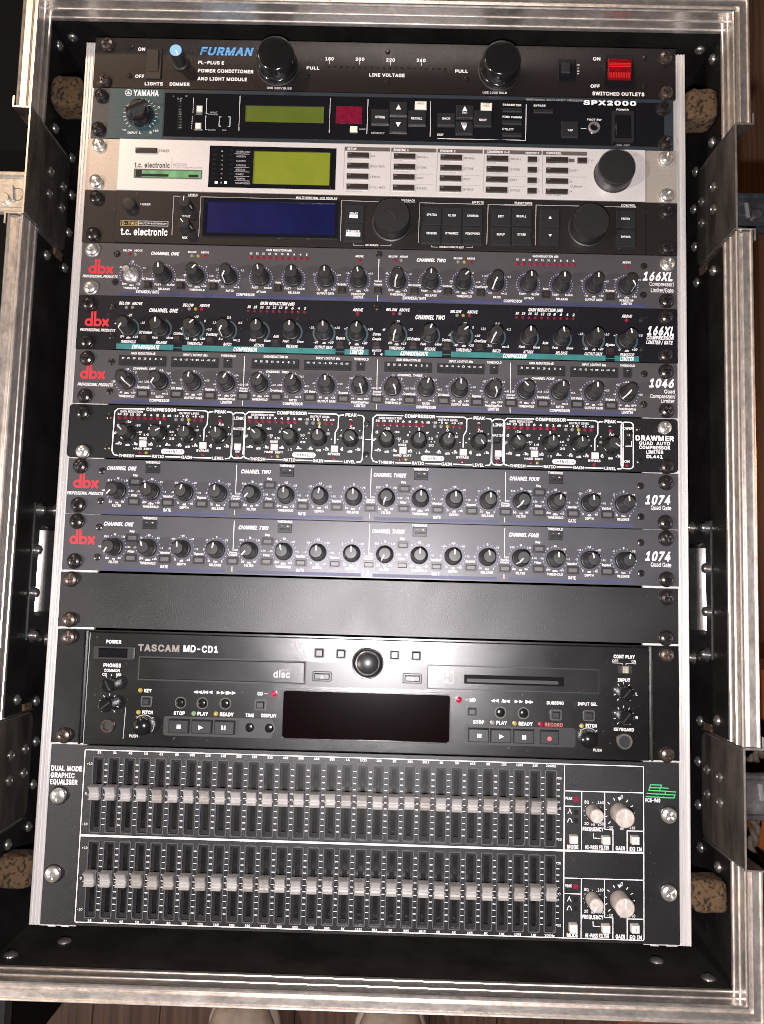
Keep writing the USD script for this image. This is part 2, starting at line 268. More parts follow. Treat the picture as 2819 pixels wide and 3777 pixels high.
# ---------------------------------------------------------------- what is printed on and set into each unit (millimetres from the centre line, and down from its top edge)
D = {
 'furman': dict(
  T=[('ON',-202.4,10,5.9,2.78,'b'), ('OFF',-202.6,33.9,7.4,2.78,'b'), ('LIGHTS',-190.6,40.2,14.9,2.78,'b'), ('DIMMER',-169,40.1,16.5,2.78,'b'), ('FURMAN',-131.2,10.4,44.8,6.38,'ic'), ('PL-PLUS E',-143.7,20.6,21.6,2.78,'b'), ('POWER CONDITIONER',-131.3,27.8,46.2,2.78,'b'), ('AND LIGHT MODULE',-133.8,34.8,41.1,2.78,'b'), ('USE 120V BULB',-86.1,41.7,20.2,1.85,'r'), ('PULL',-58.8,23.4,10.5,2.57,'b'), ('180',-45.3,15,6.8,2.78,'b'), ('200',-20,14.9,7.2,2.78,'b'), ('220',5.4,15,7.3,2.78,'b'), ('240',30.8,14.8,7.3,2.78,'b'), ('LINE VOLTAGE',2.8,28.4,29.3,2.78,'b'), ('PULL',64.4,23.6,10.6,2.57,'b'), ('USE 120V BULB',92.3,41.8,19.8,1.85,'r'), ('ON',176.1,10.3,6.1,2.74,'b'), ('OFF',175,34.2,7.6,2.74,'b'), ('SWITCHED OUTLETS',194,40.6,42.7,2.93,'b'), ('10',160.8,15.9,2.3,1.47,'r'), ('A',160.9,18.8,1.2,1.07,'r'), ('M',160.9,21.4,1.6,1.17,'r'), ('P',161,23.8,1.3,1.17,'r')],
  L=[(0.4,[(-45.4,16.5),(-45.3,19.5)]), (0.4,[(-20.1,16.5),(-20,19.5)]), (0.4,[(5.4,16.6),(5.5,19.6)]), (0.4,[(30.9,16.6),(31,19.6)])],
  P={'knobbase':[(-88.5,23.7),(-242.3,-1.4)], 'knobtip':[(-87.5,27)], 'k2':[(95.4,22.5)], 'k2tip':[(96.2,26.4)], 'dimmer':[(-169,20.8)], 'dimtip':[(-167.9,23)], 'screws':[(-211.2,8.6),(-211.1,33.7),(2.9,7.8),(3,34.4),(-63.3,30.1),(68.7,29.8),(216,8.9),(215.2,34)], 'leds':[(-45.5,21.7),(-40.7,21.7),(50.8,21.7)], 'rs':[(-231,7.1),(-231.6,38.2),(232.7,8.9),(233,39.7)], 'tl':[(-238.8,0.6)], 'tr':[(243.9,-1)]},
  R={'lightsw':[(-191.1,23,12.6,26.6)], 'outsw':[(194.4,22.2,23.6,27.8)], 'lens':[(194.4,20.8,19.6,17.5)], 'amp':[(151.7,21,14.4,19.2)]}),
 'yamaha': dict(
  T=[('YAMAHA',-196.4,4.1,20.9,4.94,'b'), ('INPUT',-205.8,39,8.2,1.85,'b'), ('L',-199.4,38.8,1.7,1.85,'b'), ('R',-190.8,38.6,1.6,1.85,'b'), ('0',-185.3,16.4,1.6,1.85,'b'), ('+10',-186.7,36.8,4.2,1.85,'b'), ('-oo',-213,36.6,3.8,1.44,'b'), ('L',-173.4,6.6,0.9,1.23,'r'), ('R',-162.6,6.3,1.4,1.23,'r'), ('CLIP',-168.2,8.6,4.3,1.23,'r'), ('-3',-167.9,10.8,2.4,1.13,'r'), ('-6',-167.8,13.1,2.4,1.13,'r'), ('-9',-167.7,15.4,2.4,1.13,'r'), ('-12',-167.6,17.6,2.4,1.13,'r'), ('-15',-167.5,20,2.4,1.13,'r'), ('-18',-167.4,22.2,2.3,1.13,'r'), ('-24',-167.2,24.5,2.4,1.13,'r'), ('-30',-167.1,26.8,2.4,1.13,'r'), ('-36',-167,29.1,2.4,1.13,'r'), ('-42',-166.9,31.4,2.4,1.13,'r'), ('-48',-166.8,33.7,2.4,1.13,'r'), ('INPUT',-151.4,20.2,5.3,1.13,'r'), ('MODE',-151.4,21.8,5.2,1.13,'r'), ('METER',-151.2,35.3,6.3,1.34,'r'), ('INPUT',-139.4,20,5.9,1.13,'r'), ('SOURCE',-139.9,21.7,7.9,1.13,'r'), ('CLOCK',-140.4,35.1,6.3,1.34,'r'), ('kHz',-130,35.2,3.2,1.23,'r'), ('BANK',-16.2,31.8,5.1,1.34,'r'), ('STORE',-1.8,22,8.1,1.95,'b'), ('RECALL',28.2,22.3,9.2,1.95,'b'), ('MEMORY',-3.4,34.8,11.1,1.75,'r'), ('UNDO',31.1,9.4,6,1.54,'k'), ('COM',85.4,8.4,4.9,1.23,'k'), ('PARE',85.2,10.4,5.1,1.23,'k'), ('BACK',52.6,22,6.5,1.85,'b'), ('INC',67.6,16.6,3.9,1.44,'b'), ('DEC',67.2,26.2,4.8,1.64,'b'), ('NEXT',82.6,22.6,6.3,1.85,'b'), ('EDIT',48.1,35.2,5.2,1.75,'b'), ('PARAMETER',106.6,8,15.1,1.76,'b'), ('FINE PARAM',106.8,18.5,15.5,1.76,'b'), ('UTILITY',103.6,29,9.3,1.76,'b'), ('BYPASS',129.3,8.1,9.6,1.76,'b'), ('PROFESSIONAL  MULTI-EFFECT  PROCESSOR',141.2,3,46.4,1.47,'r'), ('SPX2000',186.9,4.5,43.2,3.71,'o'), ('POWER',197.4,10.2,10,1.66,'b'), ('FOOT SW',174.2,19.3,11.8,1.56,'b'), ('TAP',154.2,29.8,4.3,1.56,'b'), ('-ON/-OFF',197.3,40.8,12.2,1.27,'r')],
  L=[(0.35,[(-156.5,7.6),(-156.6,21.1),(-155.1,21.2)]), (0.35,[(-145.6,7.6),(-145.7,20.8),(-144.2,20.9)]), (0.35,[(-156.9,22.7),(-157,35),(-155.5,35.1)]), (0.35,[(-145.7,22.9),(-145.7,34.8),(-144.2,34.8)]), (0.35,[(-132.9,23.8),(-134.5,23.8),(-134.5,31.8),(-132.8,31.8)]), (0.35,[(-127.4,23.6),(-125.6,23.6),(-125.5,31.9),(-127.2,31.9)]), (0.35,[(-118.2,5.1),(-117.9,35.3)]), (0.35,[(-43.4,5.3),(-43.4,35.5)]), (0.35,[(-12.2,5.5),(-12.4,35.9)]), (0.35,[(39.5,6.3),(39.7,37)]), (0.4,[(45.6,38.6),(109.4,38.1)]), (0.4,[(87.2,38.1),(118.1,38.4),(118.2,7.1)]), (0.4,[(163.3,27.1),(167.7,27.1)])],
  P={'emblem':[(-211,4.2)], 'knob':[(-200.1,23.1)], 'lcd_r':[(-48.2,27.7),(-48.7,13.4)], 'tri':[(13.1,12.9),(13.2,28.1),(67.6,13),(67.5,29.8)], 'jack':[(174,26.2)], 'rs':[(-233.2,7.5),(-233.8,36.5),(230.7,8.6),(232.3,38)], 'tl':[(-240.6,-0.1)], 'faceL':[(-181.3,3.8)], 'tr':[(239.5,1)]},
  R={'blackpanel':[(-179.6,20.9,1.7,34.2)], 'whitebtn':[(-151,17.6,4.7,4.8),(-151.4,32.4,4.7,4.7)], 'lcd':[(-80.7,20.8,64.8,14.5)], 'red':[(-27.6,19.6,21.6,14.9)], 'bankbtn':[(-23.2,32.4,6.2,4.9)], 'memkeys':[(-1.8,21.3,14.4,13.1),(13.1,14.1,14.4,12),(13.4,28.6,14.3,12),(28.7,21.5,14.5,13)], 'undo':[(31.4,10.6,9.7,6.8),(85.4,10.6,9.2,6.6)], 'editkeys':[(52.6,22.4,14.3,10.8),(67.6,15.4,14.3,11.2),(67.5,29.3,14.2,11.3),(82.6,20.9,14.5,13.8)], 'slim':[(106.8,13,15.9,3.7),(106.7,23.7,15.5,3.5),(106.8,34.1,15.7,3.6),(132.3,13.3,15.8,3.2)], 'tap':[(153.9,28.9,13.8,14)], 'power':[(197.1,25.6,18,26.9)], 'rocker':[(197.4,25.6,12.9,19.8)]}),
 'm3000': dict(
  T=[('POWER',-178.3,10.3,8.4,2.19,'k'), ('t.c. electronic',-187.6,22.8,28.9,4.11,'kb'), ('M3000',-164.6,21.9,11,2.57,'kr'), ('STUDIO REVERB PROCESSOR',-158.3,24.3,23.8,1.29,'kr'), ('OVERLOAD',-113.2,9.8,11.3,1.54,'r'), ('48000Hz',-114.8,13.7,8,1.54,'r'), ('44100Hz',-114.7,17.6,8,1.54,'r'), ('32000Hz',-114.6,21.4,8.1,1.54,'r'), ('MIDI IN',-114.8,25.2,7.5,1.54,'r'), ('CARD',-115.4,29,6.2,1.54,'r'), ('TEMPO',-114.8,32.9,7.4,1.54,'r'), ('MORPHING',-112.5,36.6,11.8,1.54,'r'), ('0',-130.6,9.7,1.6,1.29,'r'), ('-3',-130.6,13.5,1.6,1.29,'r'), ('-6',-130.5,17.4,1.6,1.29,'r'), ('-12',-130.5,21.2,1.6,1.29,'r'), ('-18',-130.4,25,1.7,1.29,'r'), ('-24',-130.4,28.8,1.6,1.29,'r'), ('-40',-130.4,32.7,1.6,1.29,'r'), ('dB',-130.3,36.5,1.6,1.29,'r'), ('SETUP',-24.2,5.2,7.3,1.89,'b'), ('ENGINE 1',16.3,5.2,12.2,1.89,'b'), ('ENGINE 2',54.5,5.2,12.2,1.89,'b'), ('COMBINED 1+2',95.6,5.1,18.5,1.89,'b'), ('CONTROL',141.3,5.1,12.4,1.89,'b'), ('SNAPSHOTS',123.4,5.3,11.1,1.44,'b'), ('I/O',-6.6,10.8,3.3,1.71,'k'), ('ROUTING',-2.6,19.6,11.1,1.71,'k'), ('LEVELS',-4.4,28.6,7.7,1.71,'k'), ('UTIL / MIDI',-2,37.5,12.2,1.71,'k'), ('RECALL',34.2,10.8,8.6,1.71,'k'), ('STORE',33.6,19.8,7.5,1.71,'k'), ('EDIT',32.6,28.8,5.3,1.71,'k'), ('BYPASS',33.9,37.6,8,1.71,'k'), ('RECALL',72.4,10.8,8.7,1.71,'k'), ('STORE',71.8,19.8,7.5,1.71,'k'), ('EDIT',70.6,28.8,5.3,1.71,'k'), ('BYPASS',71.9,37.6,8,1.71,'k'), ('RECALL',110.4,10.7,8.6,1.71,'k'), ('STORE',109.8,19.7,7.5,1.71,'k'), ('EDIT',108.6,28.6,5.3,1.71,'k'), ('BYPASS',109.8,37.5,7.9,1.71,'k'), ('WIZARD',14.2,14.4,7.5,1.08,'kr'), ('DELETE PRESET',16.9,23.5,13.4,1.08,'kr'), ('WIZARD',52.2,14.4,7.5,1.08,'kr'), ('DELETE PRESET',55,23.5,13.3,1.08,'kr'), ('WIZARD',90.2,14.4,7.5,1.08,'kr'), ('DELETE PRESET',92.8,23.5,13.3,1.08,'kr'), ('HELP',-25.6,14.4,3.9,1.08,'kr'), ('MIDI MONITOR',-21.4,41.2,13.4,1.17,'kr'), ('1',129.3,10.8,0.8,1.26,'kr'), ('STORE 1',123.1,14.3,7,1.08,'kr'), ('2',129.4,19.8,0.8,1.26,'kr'), ('STORE 2',123.1,23.2,7,1.08,'kr'), ('3',129.4,28.7,0.7,1.26,'kr'), ('STORE 3',123.1,32.2,7,1.08,'kr'), ('4',129.6,37.6,0.7,1.26,'kr'), ('STORE 4',123.1,41,7,1.08,'kr'), ('OK',155.6,11,3.9,1.62,'b'), ('TAP',171.6,10.6,3.7,1.53,'kr'), ('SHIFT',157.7,19.5,6,1.62,'k'), ('CURSOR',159.6,33.1,9.5,1.62,'k'), ('CANCEL',138.6,14,8,1.08,'kr'), ('PAGE UP',138.4,32.3,7.5,1.08,'kr'), ('PAGE DOWN',140.8,41,12.4,1.08,'kr'), ('ADJUST',206.6,5.2,5.1,1.62,'kr')],
  L=[(0.3,[(-171.6,16.3),(-171.4,25.3)]), (0.3,[(-120.5,11.7),(-108.2,11.7)]), (0.3,[(-120,23.2),(-107.7,23.2)]), (0.3,[(-119.8,27),(-107.6,27)]), (0.3,[(-119.7,30.9),(-107.4,30.9)]), (0.3,[(-119.5,34.7),(-107.2,34.7)]), (0.3,[(-30.2,4.1),(-30,39.5)]), (0.3,[(8,3.7),(8,40.1)]), (0.3,[(46,4),(45.8,39.7)]), (0.3,[(84.3,3.9),(84,39.8)]), (0.3,[(131.7,3.5),(132.2,39.7)]), (0.2,[(10.2,25.7),(43.1,25.4)]), (0.2,[(10.4,34.8),(43.3,34.2)]), (0.2,[(48.3,25.7),(81.1,25.4)]), (0.2,[(48.5,34.8),(81.3,34.2)]), (0.2,[(86.1,25.7),(118.9,25.4)]), (0.2,[(86.2,34.8),(119,34.2)]), (0.2,[(135.6,25.3),(167.9,24.8)]), (0.3,[(217.6,0.1),(217,43.7)]), (0.3,[(-214.5,0.7),(-213.8,43)])],
  P={'trik':[(155.5,28.8),(155.4,37.6)], 'knob':[(189.4,21.9)], 'tip':[(189.8,22.5)], 'rs':[(-232.6,5.8),(-232.9,37.6),(232.5,6.7),(232.8,38.8)], 'tl':[(-244.6,-0.5)], 'tr':[(242.4,0)]},
  R={'power':[(-192.8,10.7,17.9,4.2)], 'slot':[(-174.2,30.2,55.8,7.7)], 'window':[(-88.8,22.7,104.2,35.6)], 'lcd':[(-73,23.4,63.3,29.1)], 'lr':[(-134.1,36.4,2.5,2.2),(-126.6,36.4,2.4,2.2)], 'head':[(-11.4,4.9,37,3.4),(26.6,5,36.8,3.3),(64.6,5.1,36.7,3.4),(101.3,5,34.2,3.4),(115.7,5,31,3.2),(150.1,5,35.9,3.5)], 'btn':[(-18.8,11,17.9,4.7),(-18.8,20,17.8,4.7),(-18.8,29,17.8,4.7),(-18.8,37.8,17.8,4.7),(19.2,11,17.9,4.7),(19.2,20,17.8,4.7),(19,28.8,17.8,4.7),(19,37.8,17.8,4.7),(57.2,11.1,17.8,4.8),(57.2,20,17.8,4.7),(57,29,17.8,4.7),(57,37.8,17.8,4.7),(95,11.2,17.8,4.8),(94.9,20.2,17.8,4.7),(94.8,29,17.8,4.7),(94.6,37.9,17.8,4.7)], 'snap':[(123.4,11.2,7.7,4.5),(123.4,20.1,7.7,4.5),(123.4,29,7.7,4.5),(123.4,37.9,7.7,4.5)], 'ctl':[(143.5,11.2,18,4.7),(143.6,20.2,18,4.5),(143.6,29.2,18.1,4.4),(143.5,38.1,18,4.3),(164,11.2,7.9,4.6)], 'okbox':[(155.5,10.9,5,3)]}),
 'dtwo': dict(
  T=[('POWER',-191.4,11.8,8.3,1.80,'r'), ('D-TWO',-203.2,28.2,12.5,2.31,'g'), ('MULTITAP RHYTHM DELAY',-184,28,21.9,1.41,'r'), ('t.c. electronic',-191.1,35.2,38.1,5.40,'b'), ('LEVELS',-152.8,2.9,7.5,1.67,'b'), ('INPUT',-157.6,21.4,6.9,1.80,'b'), ('MIX',-157.6,39.2,4.1,1.80,'b'), ('MULTI SPECTRAL LCD DISPLAY',-51.6,3.3,33.8,1.80,'b'), ('DELAY',-20.8,16,6.5,1.44,'b'), ('FEEDBACK',-21,31.2,10.6,1.71,'b'), ('TAP',-20.8,18.8,3.7,1.53,'k'), ('RHYTHM',-20.8,34,9.5,1.53,'k'), ('FEEDBACK',22.9,3.6,11.4,1.53,'b'), ('SET REPEATS',-5.4,42,10.3,1.35,'b'), ('EFFECTS',79.8,3.8,9.3,1.71,'b'), ('SPATIAL',42.6,15.9,8.3,1.80,'b'), ('FILTER',58.8,16,6.3,1.80,'b'), ('CHORUS',75.6,16.1,8.9,1.80,'b'), ('REVERSE',42.6,31.4,8.3,1.80,'b'), ('DYNAMIC',59,31.1,10.3,1.80,'b'), ('PINGPONG',75.8,31,11.5,1.80,'b'), ('DOUBLE CLICK TO EDIT',59.2,42.1,19.5,1.35,'b'), ('FUNCTIONS',116.8,3.6,14.1,1.80,'b'), ('EDIT',98.4,15.8,4.5,1.80,'b'), ('SETUP',98.5,31,6.4,1.80,'b'), ('RECALL',115,15.4,7.7,1.80,'b'), ('STORE',115.4,30.8,6.7,1.80,'b'), ('CONTROL',202,3.6,11.6,1.80,'b'), ('ENTER',199.1,15.7,6.8,1.71,'b'), ('BYPASS',199.2,30.8,7.3,1.71,'b')],
  L=[(0.35,[(-148.9,4.4),(-168.5,4.3),(-168.3,37.6)]), (0.35,[(-34.9,4.5),(-146.2,4.4),(-146.4,38.2)]), (0.35,[(-1.1,5.2),(-31.1,4.9),(-31.2,38.9)]), (0.3,[(28.9,5.4),(16.7,5)]), (0.3,[(-20.3,40.6),(-20.4,42.3),(-11.9,42.2)]), (0.3,[(1.2,42.1),(9.9,42.1),(10.1,40.9)]), (0.35,[(84.6,5.4),(32.5,5.3),(32,39.2)]), (0.3,[(43,41),(42.8,42.3),(48,42.4)]), (0.3,[(70.8,42.2),(76,42.3),(76.1,40.9)]), (0.35,[(124,5.2),(101.3,5.2)]), (0.35,[(118.9,5.6),(88.1,5.5),(87.5,39)]), (0.35,[(162,5),(127,5),(126.7,38.8)]), (0.35,[(182.5,5),(208.1,5)])],
  P={'power':[(-203.9,13.1)], 'powertip':[(-202.3,13.9)], 'lv':[(-158.2,12),(-157.3,29.4)], 'lvtip':[(-157.2,13.5),(-156.5,32)], 'knob':[(10.2,22.9)], 'tip':[(10.1,22.8)], 'tri':[(138.2,15.8),(138.4,31.1)], 'knob2':[(169.5,23.7)], 'tip2':[(167.9,23.6)], 'rs':[(-231.8,6.6),(-232.6,37.9),(232.8,8.2),(233.1,38)], 'tl':[(-242.2,-0.1)], 'tr':[(241.9,0.2)]},
  R={'dtbox':[(-203.4,28.1,14.5,4.2),(-183.9,28,24.2,4.3)], 'lcd':[(-88.5,21.6,108.2,30.8)], 'keys':[(-20.4,16.3,15.9,15),(-20.8,31.8,15.8,15.2),(42.3,16.7,15.6,15.2),(59,16.8,15.8,15.3),(75.8,16.9,15.8,15.2),(42.2,32.1,15.8,15),(58.9,32.2,16,15.1),(75.6,32.4,15.8,15.2),(98.9,16.5,16.3,15.3),(98.6,32.2,16.2,15.1),(115.5,16.2,16,15),(115.5,31.8,16,14.9),(138,16.2,15.4,15),(137.8,31.4,15.6,14.8),(199.4,16.1,16.4,14.8),(199.1,31.7,16.4,15.7)], 'white':[(-20.9,18.8,6.7,2.9),(-20.9,34,11.5,3.1)], 'eardiv':[(216,22,0.4,43.5)], 'eardivL':[(-216,22,1,43.9)]}),
 'xlA': dict(
  T=[('dbx',-225.6,21.4,19.3,8.48,'red'), ('PROFESSIONAL PRODUCTS',-225.2,28.4,28.4,2.01,'i'), ('BELOW',-204.1,6,7,1.54,'b'), ('ABOVE',-195.4,6,6.7,1.54,'b'), ('CHANNEL ONE',-173.4,8,23.1,2.47,'i'), ('BELOW',-151.4,6.2,6.9,1.54,'b'), ('ABOVE',-141,6.2,6.5,1.54,'b'), ('-25',-199.7,15.4,2.8,1.39,'b'), ('-45',-209.1,20.2,2.6,1.39,'b'), ('-10',-190,20.4,2.6,1.39,'b'), ('OFF',-205.1,34.3,4,1.54,'b'), ('dBu',-199.5,35.2,3.6,1.39,'b'), ('+15',-194,34.3,3.5,1.39,'b'), ('THRESHOLD',-199.6,37.6,12.4,1.70,'b'), ('EXPANDER / GATE',-186,40.4,18.7,2.31,'b'), ('SC Enable',-186.1,29.5,9.9,1.70,'b'), ('FAST',-178,34.2,5.1,1.54,'b'), ('SLOW',-167.5,34.2,6.2,1.54,'b'), ('RELEASE',-172.8,37.7,9.5,1.70,'b'), ('Contour',-159.5,29.6,7.8,1.70,'b'), ('-40',-152,34.4,2.8,1.39,'b'), ('dBu',-146,35.3,3.9,1.39,'b'), ('+20',-140.3,34.6,3.4,1.39,'b'), ('THRESHOLD',-146,37.8,12.4,1.70,'b'), ('OverEasy®',-132.3,29.6,10.2,1.70,'b'), ('-30',-156.9,25.6,3,1.39,'b'), ('+10',-135,25.8,3.4,1.39,'b'), ('0',-139.2,18.3,1,1.39,'b'), ('1.3:1',-129.4,20.4,4.5,1.39,'b'), ('1:1',-125.2,34.5,2.6,1.39,'b'), ('RATIO',-119.4,37.9,6.1,1.70,'b'), ('4:1',-109.8,20.6,2.9,1.39,'b'), ('oo:1',-113.9,34.8,4.6,1.39,'b'), ('COMPRESSOR',-106.6,40.8,14.8,2.16,'b'), ('GAIN REDUCTION (dB)',-80.8,3,20.5,1.70,'b'), ('30',-103.5,6.2,2,1.54,'b'), ('25',-98.4,6.2,1.9,1.54,'b'), ('20',-93.4,6.2,1.9,1.54,'b'), ('15',-88.3,6.2,2,1.54,'b'), ('12',-83.2,6.2,1.9,1.54,'b'), ('10',-78.2,6.2,1.9,1.54,'b'), ('8',-73.4,6.2,1.2,1.54,'b'), ('6',-68.4,6.2,1.3,1.54,'b'), ('4',-63.2,6.2,1.3,1.54,'b'), ('2',-58.2,6.1,1.2,1.54,'b'), ('FAST',-99,34.7,5.1,1.54,'b'), ('SLOW',-88.6,34.8,6.1,1.54,'b'), ('ATTACK',-93.8,38.2,7.8,1.70,'b'), ('Auto',-80.5,30,4.4,1.54,'b'), ('FAST',-72.5,34.8,5.2,1.54,'b'), ('SLOW',-61.8,34.8,6.1,1.54,'b'), ('RELEASE',-67.2,38.2,9.6,1.70,'b'), ('-10',-51.8,22.6,2.3,1.39,'b'), ('+10',-31.5,22.6,3.4,1.39,'b'), ('-20',-47.8,35,2.8,1.39,'b'), ('dB',-41.8,35.7,2.5,1.39,'b'), ('+20',-35.6,34.8,3.3,1.39,'b'), ('OUTPUT GAIN',-41.9,38.2,13.8,1.85,'b'), ('Bypass',-28.6,30.2,7,1.70,'b'), ('+5',-24.5,20.8,2.3,1.39,'b'), ('+15',-5.8,20.8,3.5,1.39,'b'), ('0',-21.9,35,1,1.39,'b'), ('dBu',-15.2,35.7,3.7,1.39,'b'), ('+20',-9.1,34.8,3.4,1.39,'b'), ('PEAKSTOP',-15.4,38.2,10.9,1.85,'b'), ('LIMITER',-15.3,40.8,8.2,1.85,'b'), ('ABOVE',-15.3,6.4,6.6,1.70,'b'), ('Stereo',0.4,26.9,6.1,1.54,'b'), ('Couple',0.4,29.6,6.7,1.54,'b'), ('166XL',226.3,17.5,24,6.68,'ic2'), ('Compressor/',229,23.8,19.7,3.34,'r'), ('Limiter/Gate',229.3,29,18,3.34,'r'), ('CHANNEL TWO',43,8.4,23.5,2.67,'i')],
  L=[(0.4,[(0.6,8.5),(0.6,26.2)]), (0.4,[(0.5,38.5),(0.5,43.5)])],
  P={'ring1':[(-200,26.4),(-173.1,27.4),(-146.7,27.6),(-119.4,26.1),(-94.2,26.3),(-67.4,26.5),(-41.5,26.7),(-15.5,26.9)], 'ring2':[(16.1,26.7),(42.5,27.8),(70.1,27.1),(95.9,27.4),(121.6,26.8),(148.3,27),(174.4,26.4),(201.4,26.6)], 'tip2':[(-171.6,25)], 'dbxbox':[(-235.5,14.1),(-215.9,26.1)], 'leds':[(-202.4,9.2),(-197.5,8.8)], 'leds3':[(-151.4,9.2),(-146.1,9.1),(-141.3,9.1)], 'gr':[(-103.4,9.6),(-58,9.7)], 'abv':[(-15.2,9.8)], 'holes':[(-212.5,9.3),(-212.8,33),(0.5,4.5),(214.5,9.4),(213.9,33.4)], 'ch2dx':[(-21.6,-8.2)], 'rs':[(-232.5,6.5),(-232,38.1),(233.6,7),(232.5,37.9)], 'tl':[(-242.5,-0.6)]},
  R={'btn':[(-186,34.9,6.8,5.6),(-159.2,34.8,7,5.7),(-132.6,34.9,6.7,5.6),(-80.3,35,6.8,5.4),(-28.5,35.5,6.8,5.6),(0.7,35.3,6.7,5.6)], 'stripe':[(-170.1,42.2,116,3.3),(-52.8,42.5,127.2,3.6)]}),
 'xlB': dict(
  T=[('dbx',-225,20,19.6,8.48,'red'), ('PROFESSIONAL PRODUCTS',-224.5,28.6,28.6,2.16,'i'), ('BELOW',-204,5.9,9,2.31,'i'), ('ABOVE',-193.8,5.9,8.7,2.31,'i'), ('CHANNEL ONE',-172.2,11.1,23.4,2.93,'i'), ('BELOW',-152.3,6.2,9,2.31,'i'), ('ABOVE',-139,6.2,8.5,2.31,'i'), ('-25',-199.2,15.6,3.6,1.85,'i'), ('-45',-210.2,22.6,2.8,1.85,'i'), ('-10',-188.6,21.8,3.6,1.85,'i'), ('OFF',-204.4,33.4,3.5,1.85,'i'), ('dBu',-199.3,34.3,3.4,1.54,'i'), ('+15',-193.8,33.6,4.3,1.85,'i'), ('THRESHOLD',-199.3,37.6,12,2.31,'i'), ('SC Enable',-185.8,29.6,10.5,2.16,'i'), ('Fast',-177.9,33.6,4.6,1.85,'i'), ('Slow',-165.9,33.5,5.6,1.85,'i'), ('RELEASE',-172.4,37.6,9.1,2.31,'i'), ('Contour',-159,29.8,8.1,2.16,'i'), ('-10',-145.5,15.7,3.6,1.85,'i'), ('0',-138.3,19,1.4,1.85,'i'), ('-30',-156.6,25.6,3.5,1.85,'i'), ('+10',-134.7,25.8,4.2,1.85,'i'), ('-40',-152.2,33.8,3.5,1.85,'i'), ('dBu',-145.4,34.4,3.3,1.54,'i'), ('+20',-139.6,33.8,4.3,1.85,'i'), ('THRESHOLD',-145.6,37.8,12.1,2.31,'i'), ('OverEasy',-132.2,29.9,9.5,2.16,'i'), ('1.3:1',-129.9,20,3.8,1.85,'i'), ('2:1',-118.8,15.6,3.3,1.85,'i'), ('1:1',-124.8,33.4,3.4,1.85,'i'), ('RATIO',-119.2,37.8,6.5,2.31,'i'), ('4:1',-109.6,19.8,3.3,1.85,'i'), ('oo:1',-112,34.2,5.5,1.85,'i'), ('GAIN REDUCTION (dB)',-80.3,3.2,27.6,2.47,'i'), ('30',-103,6.4,2.9,2.01,'i'), ('25',-98,6.5,2.9,2.01,'i'), ('20',-92.8,6.5,2.9,2.01,'i'), ('15',-87.8,6.5,2.9,2.01,'i'), ('12',-82.6,6.5,2.9,2.01,'i'), ('10',-77.6,6.5,2.9,2.01,'i'), ('8',-73,6.5,1.8,2.01,'i'), ('6',-67.9,6.6,1.8,2.01,'i'), ('4',-62.8,6.6,1.7,2.01,'i'), ('2',-57.8,6.6,1.7,2.01,'i'), ('Fast',-99,33.8,4.9,1.85,'i'), ('Slow',-87.2,34.1,5.5,1.85,'i'), ('ATTACK',-93.8,38,8.3,2.31,'i'), ('Auto',-80.2,30.2,4.6,2.16,'i'), ('Fast',-72.4,34,4.8,1.85,'i'), ('Slow',-60.6,34.1,5.5,1.85,'i'), ('RELEASE',-67.2,38.2,9.5,2.31,'i'), ('-10',-52,22.2,3.7,1.85,'i'), ('+10',-31.4,22,4.3,1.85,'i'), ('-20',-48.2,34.2,3.6,1.85,'i'), ('dB',-41.5,34.8,2.4,1.54,'i'), ('+20',-36.1,34.2,4.2,1.85,'i'), ('OUTPUT GAIN',-41.9,38.3,14.2,2.31,'i'), ('Bypass',-28.4,30.4,7.3,2.16,'i'), ('+5',-24.3,22.6,2.8,1.85,'i'), ('+15',-4.8,22.4,4.3,1.85,'i'), ('0',-21,34.4,1.3,1.85,'i'), ('dBu',-15.1,35.2,3.4,1.54,'i'), ('+20',-9,34,4.3,1.85,'i'), ('PEAKSTOP',-14.9,38.4,11.4,2.31,'i'), ('ABOVE',-15.1,6.7,8.4,2.31,'i'), ('Stereo',0.6,26.4,6.5,2.16,'i'), ('Couple',0.7,30.3,7,2.16,'i'), ('MASTER',0.9,40,7.2,1.54,'i'), ('1',-0.9,42.4,1.6,1.85,'i'), ('EXPANDER/GATE',-186.1,42,22.1,2.78,'i'), ('COMPRESSOR',-94,42.2,18.9,2.78,'i'), ('LIMITER',-15.2,42.5,10.6,2.78,'i'), ('166XL',228.4,18.2,21.7,6.68,'ic2'), ('COMPRESSOR',227.6,23.8,21.7,2.84,'i'), ('LIMITER / GATE',227,27.6,21.5,2.84,'i'), ('CHANNEL TWO',43.2,11.5,23.8,3.34,'i')],
  L=[],
  P={'ring1':[(-198.9,25.5),(-172.7,24.9),(-146,26.2),(-118.5,26.4)], 'ring1b':[(-93.4,25.3),(-67.2,25.1),(-41.8,26.1),(-14.8,27)], 'ring2':[(16.1,26.5),(44.3,26.6),(70.9,26.8),(97.4,27.9),(123.5,27.3),(149.4,27.5),(175,26.9),(201.4,26.2)], 'leds':[(-202.5,9.3),(-197.3,9.3)], 'leds3':[(-151.1,9.5),(-146.2,9.5),(-141.5,9.2)], 'gr':[(-103.7,10.1),(-58,10.4)], 'abv':[(-15.6,10.1)], 'tealline':[(-162.7,41.8),(-155.9,41.9)], 'holes':[(-213.7,9.4),(-212.8,33.6),(0,4.3),(212.9,8.9),(213.3,32.9)], 'rs':[(-232.5,7),(-232.1,38.2),(232.1,6.6),(231.5,38)], 'tl':[(-240.8,1.2)]},
